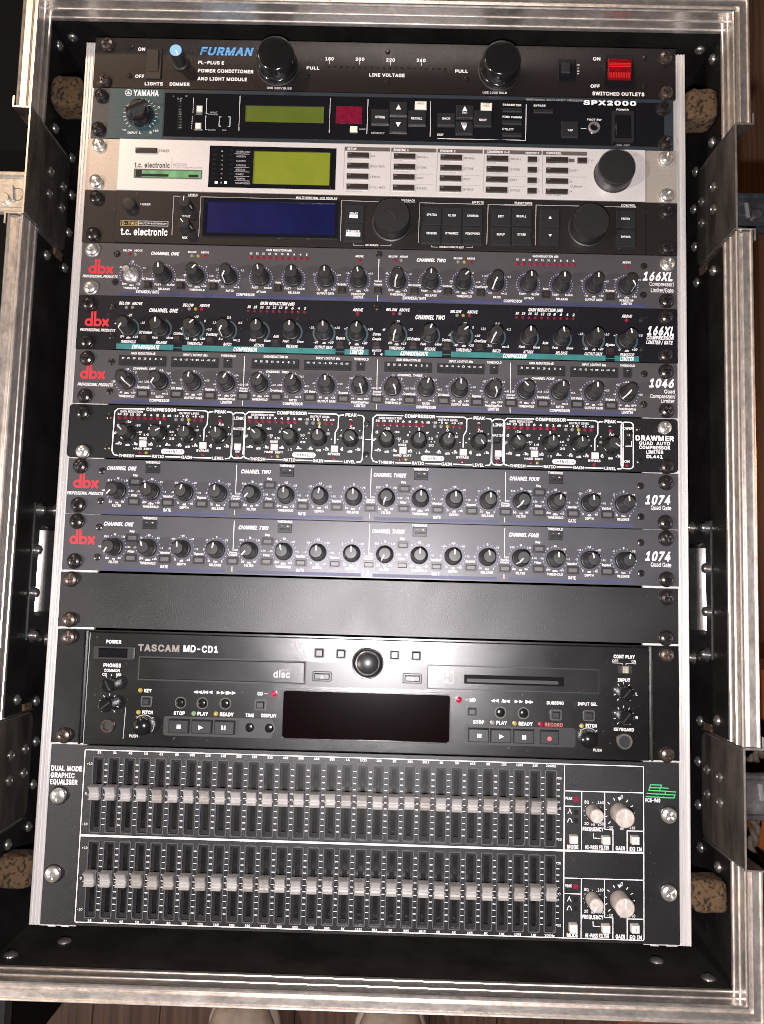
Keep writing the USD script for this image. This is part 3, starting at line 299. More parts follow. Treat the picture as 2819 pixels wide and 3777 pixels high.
  R={'btn':[(-186,34.6,6.5,4.9),(-159.3,34.7,5.9,4.9),(-133,35,5.9,4.6),(-80.2,35.4,5.7,4.4),(-28.6,35.6,6,4.6),(0.4,35.2,5.6,4.7)], 'teal':[(-185.7,41.6,46.1,4.5),(-133,41.4,45.7,3.8),(-73.3,41.7,82.2,5.2),(-15.2,42,19.2,3.4),(29.9,42.2,45.8,4.9),(121.4,41.9,124.4,5.9),(200.4,41.4,19.5,4.2)]}),
 'q46': dict(
  T=[('dbx',-224.2,21,19.4,8.55,'red'), ('PROFESSIONAL PRODUCTS',-223.7,29,28.6,2.34,'i'), ('GAIN REDUCTION dB',-186.6,2.6,19.3,1.80,'b'), ('INPUT / OUTPUT dBu',-144.6,2.8,19.2,1.80,'b'), ('THRESHOLD',-118,2.8,11.7,1.80,'b'), ('CHANNEL ONE',-185,15,18.1,1.80,'i'), ('30',-202.3,7,1.8,1.44,'b'), ('25',-197.9,7,1.8,1.44,'b'), ('20',-193.4,7,1.9,1.44,'b'), ('15',-189,7.1,1.8,1.44,'b'), ('10',-184.6,7.1,1.9,1.44,'b'), ('6',-180.4,7.2,1.2,1.44,'b'), ('3',-176,7.2,1.3,1.44,'b'), ('1',-171.6,7.2,1.3,1.44,'b'), ('-24',-160.4,7,2.3,1.35,'b'), ('-18',-155.9,7.1,2.2,1.35,'b'), ('-12',-151.5,7.1,2.2,1.35,'b'), ('-6',-147,7.1,2.3,1.35,'b'), ('0',-142.6,7.2,2.2,1.35,'b'), ('+6',-138.2,7.2,2.2,1.35,'b'), ('+12',-133.8,7.2,2.3,1.35,'b'), ('+18',-129.3,7.2,2.2,1.35,'b'), ('+',-118.2,7.1,1.3,1.08,'b'), ('-10',-198.8,15.6,3.1,1.44,'b'), ('0',-191.6,18.1,1.1,1.44,'b'), ('-20',-209.4,26,3.2,1.44,'b'), ('+10',-187.4,25.8,3.2,1.44,'b'), ('-40',-203.1,34.7,2.6,1.44,'b'), ('dBu',-198.2,35.2,3.7,1.44,'b'), ('+20',-193,34.8,3.5,1.44,'b'), ('THRESHOLD',-198.2,37.8,12.5,1.80,'b'), ('OverEasy',-185,30.2,9.4,1.80,'b'), ('1.5:1',-182.4,25.6,3.9,1.44,'b'), ('3:1',-171.4,16,2.9,1.44,'b'), ('4:1',-165,18.2,2.9,1.44,'b'), ('8:1',-160.8,26,2.9,1.44,'b'), ('1:1',-177,34.9,2.7,1.44,'b'), ('oo:1',-167.4,35,4.9,1.44,'b'), ('RATIO',-171.6,37.7,5.9,1.80,'b'), ('COMPRESSOR',-171.6,40.6,15.8,2.16,'b'), ('I/O Meter',-158.1,30.3,8.8,1.80,'b'), ('0',-144.9,16.2,1.1,1.44,'b'), ('-10',-155.4,23.3,2.5,1.44,'b'), ('+10',-134.2,23.4,3.5,1.44,'b'), ('-20',-150.2,34.8,3.1,1.44,'b'), ('dB',-144.8,35.4,2.6,1.44,'b'), ('+20',-139.6,34.8,3.5,1.44,'b'), ('OUTPUT GAIN',-144.7,37.9,14,1.80,'b'), ('Bypass',-131.5,30.6,7.2,1.80,'b'), ('+12',-118.4,16.2,3.5,1.44,'b'), ('+14',-111,18.6,3.5,1.44,'b'), ('+6',-128.1,26.2,2.2,1.44,'b'), ('+10',-125.7,18.4,2.6,1.44,'b'), ('+20',-107.4,26.2,3.1,1.44,'b'), ('+4',-123.9,35,2.4,1.44,'b'), ('dBu',-118,35.4,3.8,1.44,'b'), ('OFF',-112.8,35.2,4.1,1.44,'b'), ('PeakStopPlus',-118,38,13.5,1.80,'b'), ('LIMITER',-118,40.8,8.8,2.16,'b'), ('Stereo',-104.6,29.1,6.3,1.44,'b'), ('Couple',-104.7,31.2,6.6,1.44,'b'), ('1046',228.7,16.4,20,6.35,'ic2'), ('Quad',234.8,23,8.2,3.01,'r'), ('Compressor/',229.4,27,19.9,3.01,'r'), ('Limiter',233.4,30.6,10.6,3.01,'r')],
  L=[(0.4,[(-105,2.8),(-104.8,27.7)]), (0.4,[(-104.9,39.2),(-104.7,43.3)])],
  P={'ring1':[(-198.5,25.9),(-172.2,25.2),(-145.5,24.5),(-118.3,25.3)], 'ring2':[(-91.4,25.7),(-64.1,25.1),(-36.9,25.2),(-10.5,25.3)], 'ring3':[(14.6,25.3),(41,26.4),(68.2,25.7),(94.6,26.8)], 'ring4':[(120.9,26.1),(148,26.3),(176,26.4),(200.5,25.8)], 'holes':[(-211.7,10.2),(-211.6,34.2),(214.6,9.3),(214.2,34.1)], 'rs':[(-231.4,7.7),(-231.3,38.5),(231.9,7),(232.1,38.5)], 'tl':[(-240.3,0.6)], 'sep':[(-105,7.3),(1.3,5.7),(107.4,3)]},
  R={'meter':[(-186.8,8.8,37.9,8.2),(-144.7,9,37.8,8.1),(-118.3,8.9,6.5,7.4)], 'mled':[(-202.1,10.9,3,2.6),(-197.7,10.9,3.1,2.6),(-193.2,10.9,3.1,2.7),(-188.7,11,3.1,2.6),(-184.2,11,3.1,2.6),(-179.7,11,3.1,2.7),(-175.2,11,3,2.7),(-170.8,11,3,2.6),(-160.3,10.6,3.2,2.4),(-155.8,10.6,3.1,2.4),(-151.3,10.7,3.1,2.5),(-146.8,10.7,3.2,2.4),(-142.4,10.8,3.2,2.4),(-137.9,10.8,3.1,2.4),(-133.4,10.8,3.1,2.5),(-128.9,10.8,3.1,2.5),(-118.1,10.4,2.9,2.7)], 'btn':[(-184.9,35.5,9.5,5.9),(-157.8,35.3,9.6,5.8),(-131.2,35.7,9.6,5.9),(-104.4,35.7,9.4,6.1)], 'stripe':[(-158.5,42,101.1,4.2)]}),
 'drawmer': dict(
  T=[('COMPRESSOR',-169.6,3.7,23.9,2.52,'b'), ('PEAK',-122.4,4,8.9,2.52,'b'), ('THRESH',-195.4,41.4,12.1,2.34,'b'), ('RATIO',-170.1,41.4,9.2,2.34,'b'), ('GAIN',-147.5,41.5,8.2,2.34,'b'), ('LEVEL',-122.4,41.6,8.9,2.34,'b'), ('GAIN REDUCTION',-193.2,5.8,18,1.62,'b'), ('OUTPUT LEVEL',-147.1,6.1,15.8,1.62,'b'), ('30',-203,8,3.1,1.62,'b'), ('20',-198,8,3.1,1.62,'b'), ('15',-192.9,8.1,3.1,1.62,'b'), ('10',-187.8,8.1,3.1,1.62,'b'), ('6',-182.6,8.1,2,1.62,'b'), ('4',-177.5,8.2,2,1.62,'b'), ('2',-172.4,8.2,2,1.62,'b'), ('1',-167.3,8.3,2,1.62,'b'), ('dB',-163,8.4,2.9,1.62,'b'), ('-10',-157.7,8.4,3.6,1.62,'b'), ('-5',-152.8,8.4,3.3,1.62,'b'), ('0',-148.5,8.5,1.8,1.62,'b'), ('+5',-142.8,8.4,3.3,1.62,'b'), ('+10',-137.5,8.4,3.6,1.62,'b'), ('^',-122.6,8.2,2.6,1.44,'b'), ('-10',-195.4,14.2,4.3,1.62,'b'), ('-20',-187.8,16.8,4.3,1.62,'b'), ('-30',-186.2,22.2,4.3,1.62,'b'), ('0',-203.4,17.4,2,1.62,'b'), ('+10',-205,22.8,2.3,1.62,'b'), ('+20',-202.4,31.8,5,1.62,'b'), ('dB',-195.2,32.8,3.4,1.62,'b'), ('-40',-189.2,32,4.2,1.62,'b'), ('1.5',-180.7,24.2,4,1.62,'b'), ('2',-178.7,19,1.6,1.62,'b'), ('3',-170,14.5,1.5,1.62,'b'), ('5',-163.6,17,1.5,1.62,'b'), ('10',-160.6,21.4,3.4,1.62,'b'), ('20',-160.1,26.8,3.9,1.62,'b'), ('1.2',-176.8,32,3.7,1.62,'b'), (': 1',-170,33,3.3,1.62,'b'), ('oo',-163,32,4.3,1.62,'b'), ('0',-147.4,14.5,1.5,1.62,'b'), ('-10',-155.9,19.4,1.9,1.62,'b'), ('+10',-140.9,19.4,3.8,1.62,'b'), ('-20',-154.2,32.2,4.2,1.62,'b'), ('dB',-147.2,33,3.7,1.62,'b'), ('+20',-141.6,32.2,4.4,1.62,'b'), ('+10',-121.4,14.6,4,1.62,'b'), ('+5',-130.2,20.8,1.6,1.62,'b'), ('+15',-114.8,22,3.5,1.62,'b'), ('0',-128.6,32.3,1.5,1.62,'b'), ('dB',-122.4,33.4,3.7,1.62,'b'), ('+15',-116.2,31.8,4,1.62,'b'), ('KNEE',-182.8,27.1,6.1,1.80,'b'), ('HARD',-186.8,35.5,6.5,1.62,'b'), ('SOFT',-178.7,35.6,6.4,1.62,'b'), ('BYPASS',-135,35.8,9.6,1.80,'b'), ('CHANNEL 1',-158.8,37,15.4,1.80,'r'), ('LINK',-107.4,9,7.9,2.34,'b'), ('MASTER',-107.4,17.5,8.6,1.98,'b'), ('ON',-107.4,35.8,3.1,1.62,'b'), ('POWER',201,9.2,8.7,2.01,'b'), ('ON',201,35.7,4,2.01,'b'), ('DRAWMER',222.9,16.5,30.2,3.68,'s'), ('QUAD  AUTO',222.8,20.6,24.4,2.51,'b'), ('COMPRESSOR',222.8,24,24.4,2.51,'b'), ('LIMITER',222.8,27.6,13.5,2.51,'b'), ('DL441',222.8,31.2,12.7,2.51,'b')],
  L=[(0.8,[(-182.8,3.5),(-204.1,3.6),(-206.8,6),(-207.2,37.5),(-205.6,40.7),(-201.9,41.6)]), (0.8,[(-156.8,3.6),(-134.2,3.6),(-132.3,5),(-132.3,14.3),(-134.6,18.5),(-134.7,27.8)]), (0.8,[(-132.3,5.9),(-131.2,4.5),(-128,4.2)]), (0.8,[(-117.2,4.1),(-113.5,4.3),(-112.1,5.9),(-112.4,39.2),(-113.7,41.5),(-117,41.8)]), (0.8,[(-188.2,41.5),(-175.6,41.4)]), (0.8,[(-164.6,41.5),(-152.3,41.5)]), (0.8,[(-142.5,41.5),(-127.8,41.6)]), (0.7,[(-105.6,19.3),(-105.6,23.3),(-110.4,23.5)])],
  P={'k1':[(-195.7,22.4),(-170,22.2),(-147.5,23),(-122.4,24.2)], 'k2':[(-91.2,24.3),(-64.8,25.2),(-44.6,24.7),(-19.5,24.8)], 'k3':[(10.7,24.1),(35.2,24),(58.1,23.7),(83.4,24.8)], 'k4':[(114.6,24.8),(139.9,23.3),(162.7,23.6),(187.9,23.8)], 'tips':[(-195.6,22.9),(-169.5,24),(-147.2,24.4),(-122.4,23.7)], 'leds':[(-202.8,10.5),(-166.9,11.3)], 'leds2':[(-157.5,11),(-137.3,11.3)], 'ledpk':[(-122.2,11.4)], 'ledsm':[(-184.7,38.5),(-179.8,38.6),(-134.9,38.9),(-107.5,38.9)], 'pwr':[(201.4,14.9),(201,38.8)], 'screwsd':[(210.1,9.1),(210.6,35.1),(-5.3,10.8),(-5.2,35.7),(-210.9,10.3),(-211,35.1),(-5.6,11.1),(-5.6,35.7)], 'ch':[(18.7,5.9)], 'chx':[(-102.3,5.2)], 'rs':[(-231.9,7.5),(-230,39.3),(230.3,8.1),(231.8,38.9)], 'tl':[(-243,1.8)], 'tr':[(241,1.8)]},
  R={'pill':[(-158.8,37.1,18.6,3.9)], 'wbtn':[(-182.3,31.7,5.7,5.1),(-134.6,31.9,5.5,5.2),(-107,32.2,5.1,5)], 'linkbox':[(-107.1,22.6,10.7,37)], 'pwrbox':[(201.2,22.8,10.4,37.9)], 'pills':[(-55,37.6,17.9,4.3),(45.8,37.6,18.2,3),(149.3,37.4,18.2,3.4)], 'links':[(96.6,23.3,10.7,38.2)]}),
 'gA': dict(
  T=[('dbx',-226,20.2,18.9,9.45,'red'), ('PROFESSIONAL PRODUCTS',-226.4,27.8,28.7,2.34,'i'), ('CHANNEL ONE',-198.5,7.1,23.4,2.88,'i'), ('THRESHOLD',-174.1,1.8,11.6,1.80,'b'), ('-',-175.9,5.1,1.6,0.54,'b'), ('+',-171.4,5.2,1.6,1.44,'b'), ('Key',-187.4,12.4,3.7,1.80,'b'), ('Filter',-187.4,28.4,5.1,1.80,'b'), ('Monitor',-160.6,28.6,7.3,1.80,'b'), ('Bypass',-133.9,28.8,7,1.80,'b'), ('Stereo',-107.2,27,6.1,1.53,'b'), ('Couple',-107.2,28.8,6.7,1.53,'b'), ('315',-207.5,17,3.4,1.44,'b'), ('1k',-200.8,15,1.8,1.44,'b'), ('1.5k',-194.4,17,2.9,1.44,'b'), ('100',-211.8,25,3,1.44,'b'), ('2.5k',-190.1,25,3.8,1.44,'b'), ('80',-206,34,2.5,1.44,'b'), ('Hz',-200.8,34.6,2.3,1.44,'b'), ('8k',-196.4,33.8,2.3,1.44,'b'), ('FILTER',-200.9,37,7,1.80,'b'), ('-35',-174.4,15.2,3.1,1.44,'b'), ('-50',-180.2,17.4,1.8,1.44,'b'), ('-25',-167.1,17.4,3.1,1.44,'b'), ('-70',-184.4,25.1,2.9,1.44,'b'), ('-5',-163.4,25.1,1.8,1.44,'b'), ('OFF',-179.2,33.8,3.5,1.44,'b'), ('dBu',-174,34.6,4,1.44,'b'), ('+10',-168.8,33.9,3.3,1.44,'b'), ('THRESHOLD',-174,37.2,12.3,1.80,'b'), ('GATE',-160.8,39.5,5.9,2.34,'b'), ('-15',-147.6,15,3.3,1.44,'b'), ('-10',-155.2,17.6,2.9,1.44,'b'), ('-20',-139.9,17.4,3.1,1.44,'b'), ('-3',-157.5,25.1,2,1.44,'b'), ('-70',-136.2,25.2,2.9,1.44,'b'), ('0',-152.4,33.7,1.1,1.44,'b'), ('dB',-147.4,34.6,2.7,1.44,'b'), ('-90',-142.4,34,3.3,1.44,'b'), ('DEPTH',-147.4,37.2,6.8,1.80,'b'), ('5',-120.6,15.2,1.1,1.44,'b'), ('.3',-128.4,17.8,1.4,1.44,'b'), ('.75',-113,17.7,2.9,1.44,'b'), ('1',-130.4,25.1,0.9,1.44,'b'), ('1',-110.8,25,0.7,1.44,'b'), ('.01',-126,34,2.2,1.44,'b'), ('Sec',-120.7,34.6,3.2,1.44,'b'), ('3',-115.8,34.2,0.9,1.44,'b'), ('RELEASE',-120.8,37.2,9.4,1.80,'b'), ('1074',225.4,21,19.9,6.68,'ic2'), ('Quad Gate',227.6,27.3,15.8,3.34,'r')],
  L=[(0.4,[(-107.3,2),(-107.3,25.6)]), (0.4,[(-107.5,38.1),(-107.4,42)])],
  P={'ring1':[(-200.9,25.3),(-174.1,24.6),(-147.2,24.4),(-120.4,24.6)], 'ring2':[(-94.1,25.1),(-66.8,24.3),(-41,24.9),(-15.4,24.6)], 'ring3':[(11.9,25.5),(38.8,25.3),(65.4,25.7),(91.7,25.9)], 'ring4':[(117.7,26),(145.3,26.1),(171.2,26.3),(198,25.6)], 'sep':[(-107.5,2.7),(-2.1,5.5),(104,2.7)], 'holes':[(-213.9,9.5),(-213.7,33.6),(211.4,10.5),(211.7,34.8)], 'rs':[(-231.4,6.3),(-231.3,37.3),(231.4,7.4),(230.8,38.9)]},
  R={'meter':[(-173.9,7,11,7.1)], 'mled':[(-175.9,7.8,3.6,2.2),(-171.5,7.8,3.7,2)], 'btn':[(-186.8,17.8,9.9,6.4),(-187,33.5,10,6.2),(-160.3,33.7,9.9,6),(-133.5,33.8,9.9,6.2),(-107,33.8,9.8,6.2)], 'stripe':[(-161.4,40.7,97,4.6)]}),
 'gB': dict(
  T=[('dbx',-226,20.4,18.8,9.45,'red'), ('1074',225.3,20.9,19.8,6.68,'ic2'), ('Quad Gate',227.4,27.5,15.8,3.34,'r')],
  L=[],
  P={'ring1':[(-201.1,25.4),(-174.1,24.7),(-147.2,24.4),(-120.6,24.4)], 'sep':[(-107.4,2.1),(-1.6,5.8),(103.9,3)], 'holes':[(-213.6,9.9),(-213.7,33.6),(211.6,10.6),(211.7,34.5)], 'rs':[(-231.4,5.8),(-231.4,37.2),(231.2,6.8),(231.4,38.7)]},
  R={'meter':[(-173.8,7,11.3,7)]}),
 'blank': dict(
  T=[],
  L=[],
  P={'rs':[(-233,7),(-232.1,38.4),(231.5,8.4),(230.7,39.5)], 'tl':[(-242.2,2.9)], 'br':[(239.8,46.6)]},
  R={}),
 'tascam': dict(
  T=[('POWER',-196.1,9.8,11.8,2.62,'b'), ('PHONES',-196.2,27.8,13.4,2.62,'b'), ('COMMON',-196.2,31.7,12,2.19,'b'), ('CD',-201.7,34.8,3.2,1.97,'b'), ('MD',-190.7,34.8,3.6,1.97,'b'), ('TASCAM',-161,13.6,31.9,4.81,'m'), ('MD-CD1',-128.3,13.4,26.8,4.81,'b'), ('KEY',-167.6,46.2,5.7,2.40,'b'), ('PITCH',-167,62.6,8.3,2.40,'b'), ('PUSH',-176.8,80.6,6.5,2.19,'r'), ('STOP',-142.5,62.5,8.4,2.62,'b'), ('PLAY',-124.4,62.5,8,2.62,'b'), ('READY',-106,62.4,10.4,2.62,'b'), ('TIME',-88.3,62.6,6.4,2.40,'b'), ('DISPLAY',-73.6,62.4,11.4,2.40,'b'), ('CD',-81,46,3.9,2.40,'b'), ('CD MENU',-36.4,6.6,13.2,2.40,'b'), ('OPEN/CLOSE',-34.4,24.6,16.7,2.19,'r'), ('EJECT',35,24.9,7.7,2.19,'r'), ('ENTER',16.4,31.1,7.9,2.19,'r'), ('disc',-64.8,30.8,12.7,4.81,'out'), ('COMPACT',-62.8,27.5,8.1,1.09,'r'), ('MD',82.2,46.2,4.3,2.40,'b'), ('STOP',87.1,62.6,8.3,2.64,'b'), ('PLAY',104.6,62.6,8.1,2.64,'b'), ('READY',123,62.8,10.5,2.64,'b'), ('RECORD',144.4,62.9,13.5,2.64,'rr'), ('DUBBING',145.4,46.5,12.8,2.32,'b'), ('INPUT SEL',170,46.6,14.9,2.32,'b'), ('PITCH',173,62.8,8.4,2.53,'b'), ('PUSH',177.8,80.9,6.5,2.11,'r'), ('CONT PLAY',198,10,16.1,2.53,'b'), ('OFF',191.2,13.4,4.7,1.79,'r'), ('ON',205.4,13.4,3.3,1.79,'r'), ('INPUT',197.8,27.8,9.5,2.53,'b'), ('L',207.6,38,1.5,2.11,'b'), ('R',207.6,55.7,1.7,2.11,'b'), ('KEYBOARD',197.8,64.9,15.2,2.32,'b')],
  L=[(0.4,[(-78,45.9),(-75.1,46)]), (0.4,[(-184,59.5),(-184.6,83)]), (0.3,[(-214.7,3.3),(-215.1,88.8)]), (0.4,[(76.4,46.2),(79.1,46.1)]), (0.4,[(188.9,14.9),(196.6,15.1),(196.6,16.2)]), (0.4,[(207.1,15.2),(199.4,15.1),(199.4,16.4)])],
  P={'ksw':[(-196.3,42.3)], 'kvol':[(-197.1,57.2)], 'jack':[(-197,73.6)], 'trayR':[(-46.6,21),(-46.6,37.5)], 'pitch':[(-169.2,72.8)], 'leds':[(-173.4,46.1),(-173.9,62.7),(-131.4,62.5),(-114.3,62.2)], 'cdled':[(-70.3,45.8)], 'stopb':[(-141.9,54.6)], 'rew':[(-125.1,54.6),(-107.4,54.3)], 'tri':[(-130.7,46.2),(-127.4,46.2),(-122.6,46.1),(-119.3,46.1),(-112.9,46.2),(-109.6,46.2),(-104.5,46.2),(-101.3,46.1)], 'sym':[(-141.4,72.1),(-124.6,72.2),(-107.3,71.9)], 'td':[(-88,71.7),(-73,71.8)], 'dial':[(0.9,20.2)], 'dialtip':[(1.3,18.3)], 'mdslotR':[(178.1,21.5),(178.1,37.8)], 'slitL':[(72.3,26.6)], 'mdled':[(71.6,46.1)], 'rew2':[(103.6,54.9),(121.2,55)], 'leds2':[(97.6,62.7),(114.6,62.7),(134.4,62.9),(165.6,63.1)], 'sym2':[(87.3,72.2),(104.2,72.2),(121.2,72.3),(140.4,72.8)], 'pitch2':[(170.5,72.5)], 'tri2':[(97.6,46.2),(100.7,46.1),(106.2,46.4),(109,46.3),(115.9,46.3),(119.3,46.3),(124.5,46.4),(127.3,46.4)], 'inp':[(197.7,37.2),(197.7,55)], 'din':[(198.2,73.7)], 'edgeR':[(219.8,2.8)], 'rs':[(-231.7,7.3),(-230.8,82.2),(231,7.8),(231.1,82.9)], 'tl':[(-239.1,2.4)]},
  R={'psw':[(-195.3,18.2,29.9,8.8)], 'ear':[(-226.6,46.1,19.1,85.8)], 'tray':[(-119.4,29.2,112.4,17.6)], 'keybtn':[(-168.2,54.3,7.3,6.6)], 'cdbtn':[(-80.4,54.4,9.2,8.4)], 'cap':[(-141.8,72.1,16.7,10.4),(-124.2,72,15.9,10.3),(-106.8,71.9,16.9,10.4)], 'discwell':[(2.5,29.6,91,19.1)], 'mbtn':[(-36.5,13.8,8.9,8.3),(-19.8,14,8.6,8.3),(21.5,13.7,8.6,8.5),(38.2,13.8,8.7,8.3)], 'oc':[(-33.8,31.5,15.1,6.9),(35.6,31.1,14.7,8)], 'mdlogo':[(63.5,29.8,8,8)], 'mdslot':[(57.2,29,19.1,17.2)], 'slit':[(113.8,30.5,77.8,8.1)], 'disp':[(1,60.8,127.6,35.8)], 'dispframe':[(1.2,62.7,132.4,42.6)], 'mdbtn':[(82,54.8,9,8.4)], 'dub':[(145.8,55.5,8.5,7.1),(171,55.3,8.3,7.6)], 'cap2':[(86.9,72.1,16.2,10.9),(103.8,71.9,16.1,10.8),(121.2,71.8,16.7,11.1),(140.7,72.4,14.6,11.1)], 'slide':[(198.8,19.8,10.3,5.8)], 'earR':[(230.4,45.7,19,87.2)]}),
 'bss': dict(
  T=[('DUAL MODE',-227.5,18,23.6,3.55,'b'), ('GRAPHIC',-230.2,23.2,18.3,3.55,'b'), ('EQUALISER',-229,28.2,20.9,3.55,'b'), ('+10',-210.6,14,3.9,2.01,'b'), ('0',-211.9,36.3,1.4,2.01,'b'), ('-10',-210.7,59,4,2.01,'b'), ('+10',150.2,14,3.8,1.80,'b'), ('0',151.4,36.5,1.3,1.80,'b'), ('-10',150.3,59.2,4.2,1.80,'b'), ('PEAK',156.8,28.9,5.1,2.08,'b'), ('MODE',160,64.4,8.3,2.78,'b'), ('80',170.2,31.2,3,2.22,'r'), ('160',181,31.2,4.2,2.22,'r'), ('20',170.2,47,2.8,2.22,'r'), ('Hz',175.3,47.6,2.4,1.80,'r'), ('250',181,47,4.3,2.22,'r'), ('FREQUENCY',175.2,51,15.7,2.78,'b'), ('HI-PASS FILTER',178.4,64.3,17.8,2.78,'b'), ('GAIN',195.8,64.4,6.9,2.78,'b'), ('EQ IN',207.3,64.6,8.8,2.78,'b'), ('0',196.9,26.4,1.6,2.50,'r'), ('-10',188.1,49.3,4.4,1.94,'r'), ('dB',196.8,49.8,2.6,1.80,'r'), ('+10',204.8,49.2,4.1,1.94,'r'), ('FCS-960',220.4,28.4,11,2.78,'b')],
  L=[(0.6,[(175.3,52.7),(175.5,58),(181.5,58.4)])],
  P={'frameTL':[(-214.3,3.3)], 'slotsT':[(-202.8,8.8),(-203.3,9.6)], 'sl0':[(-203.4,11.1),(-202.5,60.8)], 'tick':[(-198,13.8),(-198.1,58.8)], 'tick1':[(-185.9,13.8)], 'lab':[(-203.8,5.3),(-131.9,4.9)], 'bar':[(-213.7,67.3)], 'cap':[(-201.5,34),(-130.4,33.9)], 'lab30':[(143.3,5.2)], 'sl30':[(142.9,10.6),(142.9,61.6)], 'cap30':[(142.5,34.2)], 'tick30':[(137.3,14),(137.5,59.2)], 'frame':[(153.1,3.1),(213.7,3.3),(213.6,66.6),(153.5,67.1)], 'f1':[(153.2,23.5),(213.7,23.1)], 'f2':[(166.4,23.4),(166.6,66.7)], 'f3':[(183.8,23.6),(184.3,51),(190.2,51.1),(190.2,67)], 'f4':[(200.9,67),(201,51.6),(213.6,51.2)], 'f5':[(153.3,34.6),(166.5,34.7)], 'fk':[(174.8,38.2)], 'gk':[(194.9,38.6)], 'fkt':[(174.5,37.9)], 'gkt':[(195.5,37)], 'logo':[(214.9,16.4),(238.1,26.5)], 'sil':[(184.3,54.2)], 'low':[(-213.8,130.6),(-213.5,67.4),(-203.9,70.6),(-204.5,100.8),(-197.2,76.5),(-198,121),(15.6,132.8)], 'lowlab':[(-203.9,129.1),(11.7,129.8)], 'lowcap':[(-201.1,95.3)], 'low2':[(153.4,131.2),(153.3,68.5),(213.2,130.9),(144.4,72.7),(145,97.9),(143.7,129.9)], 'lowf':[(175.9,102.4),(197,101.8)], 'lowfk':[(174,103.4)], 'rs':[(-232,38.1),(-232.4,95.8),(232,38.8),(231.7,95.3)], 'bl':[(-240.1,133.4)], 'br':[(240,133.2)]},
  R={'led':[(162.4,29.3,2.9,3.8),(162,38.9,3.7,3.3),(162,45.2,3.7,3.6)], 'btn':[(160.1,58.2,6,6),(184.4,58,6,6.1),(206.1,57.3,5.8,6)]}),
}
U = 44.45
# ---------------------------------------------------------------- small pieces shared by the rack units
CROSS = None
def screw_head(r=5.3, h=3.6, z=.9):
    """A pan head with a cross drive cut into it."""
    import manifold3d as m3
    m = lathe(0, 0, [(0, z), (r, z), (r, z + h * .4), (r * .9, z + h * .72), (r * .6, z + h * .95), (0, z + h)], 28)
    m.merge_vertices()
    a = m3.Manifold(m3.Mesh(np.asarray(m.vertices, np.float32), np.asarray(m.faces, np.uint32)))
    for q in (0, 90):
        c = m3.Manifold.cube((r * 1.12, r * .26, 9), True).rotate((0, 0, q)).translate((0, 0, z + h + 4.5 - h * .62))
        a = a - c
    g = a.to_mesh()
    return trimesh.Trimesh(g.vert_properties[:, :3], g.tri_verts)
HEAD = screw_head(); SMALL = screw_head(2.0, 1.2, .15)
def rack_screw(o, x, y, m, washer='screw_black', z=0.0, r=1.0):
    h = HEAD.copy(); h.apply_scale((r, r, 1)); rot(h, rng.uniform(0, 1.57)); h.apply_translation((x, -y, z))
    s = part(o, 'rack_screw', h, m, 30)
    part(s, 'washer', lathe(x, y, [(0, z + .05), (6.1 * r, z + .05), (6.2 * r, z + .5), (5.9 * r, z + .9), (0, z + .92)], 28), washer)
    part(s, 'drive_shade', lathe(x, y, [(2.7 * r, z + 2.1), (0, z + 2.15)], 12), 'recess_shade')  # dark disc added for the shade at the bottom of the cut
def small_screw(o, x, y, m='screw_black', z=0.0, r=1.0):
    h = SMALL.copy(); h.apply_scale((r, r, 1)); rot(h, rng.uniform(0, 1.57)); h.apply_translation((x, -y, z))
    part(o, 'panel_screw', h, m, 30)
def led(o, x, y, m, r=1.25, z=0.0, name='indicator_light'):
    part(o, name, lathe(x, y, [(r * 1.25, z), (r * 1.2, z + .2), (r, z + .25), (r * .9, z + .9), (r * .5, z + 1.4), (0, z + 1.5)], 14), m)
def pointer(o, x, y, ang, prof, w=.95, m='ink_white', lift=.12):
    """The white line that runs from the middle of a knob's cap over its edge: prof = [(radius, z), ...]."""
    d = np.array([math.sin(math.radians(ang)), math.cos(math.radians(ang))]); p = np.array([d[1], -d[0]]) * w / 2
    v, f = [], []
    for i, (r, z) in enumerate(prof):
        rr_ = r + (lift if i else 0)
        for s in (-1, 1):
            v.append((x + d[0] * rr_ + s * p[0], -y + d[1] * rr_ + s * p[1], z + lift))
    for i in range(len(prof) - 1):
        a = 2 * i; f += [(a, a + 1, a + 3), (a, a + 3, a + 2)]
    me = tm(v, f)
    if me.face_normals[0][2] < 0: me = tm(v, [q[::-1] for q in f])
    part(o, 'pointer', me, m, False)
def taper_knob(o, x, y, ang, m='knob_grey', skirt='knob_black', z=0.0):
    z += rng.uniform(-.5, .1); x += rng.uniform(-.15, .15)
    m = m if rng.random() < .6 else 'knob_worn'
    k = part(o, 'knob', lathe(x, y, [(5.95, z + 2.6), (5.6, z + 6), (5.0, z + 14.6), (4.75, z + 15.6), (4.3, z + 16), (0, z + 16.1)], 30), m)
    part(k, 'skirt', lathe(x, y, [(7.0, z), (6.95, z + 1.6), (6.3, z + 2.5), (5.7, z + 2.7)], 30), skirt)
    pointer(k, x, y, ang, [(1.0, z + 16.1), (4.3, z + 16.0), (4.8, z + 15.6), (5.05, z + 14.6), (5.65, z + 6), (6.0, z + 2.7)])
def dots(x, y, r, n, a0, a1, size, z=.09, length=None, w=.35):
    """A ring of printed dots or ticks around a knob."""
    gs = []
    for i in range(n):
        a = math.radians(a0 + (a1 - a0) * i / (n - 1)); dx, dy = math.sin(a), math.cos(a)
        if length: gs.append(LineString([(x + dx * r, -y + dy * r), (x + dx * (r + length), -y + dy * (r + length))]).buffer(w / 2, cap_style='flat'))
        else: gs.append(Point(x + dx * r, -y + dy * r).buffer(size / 2, quad_segs=2))
    return unary_union(gs)
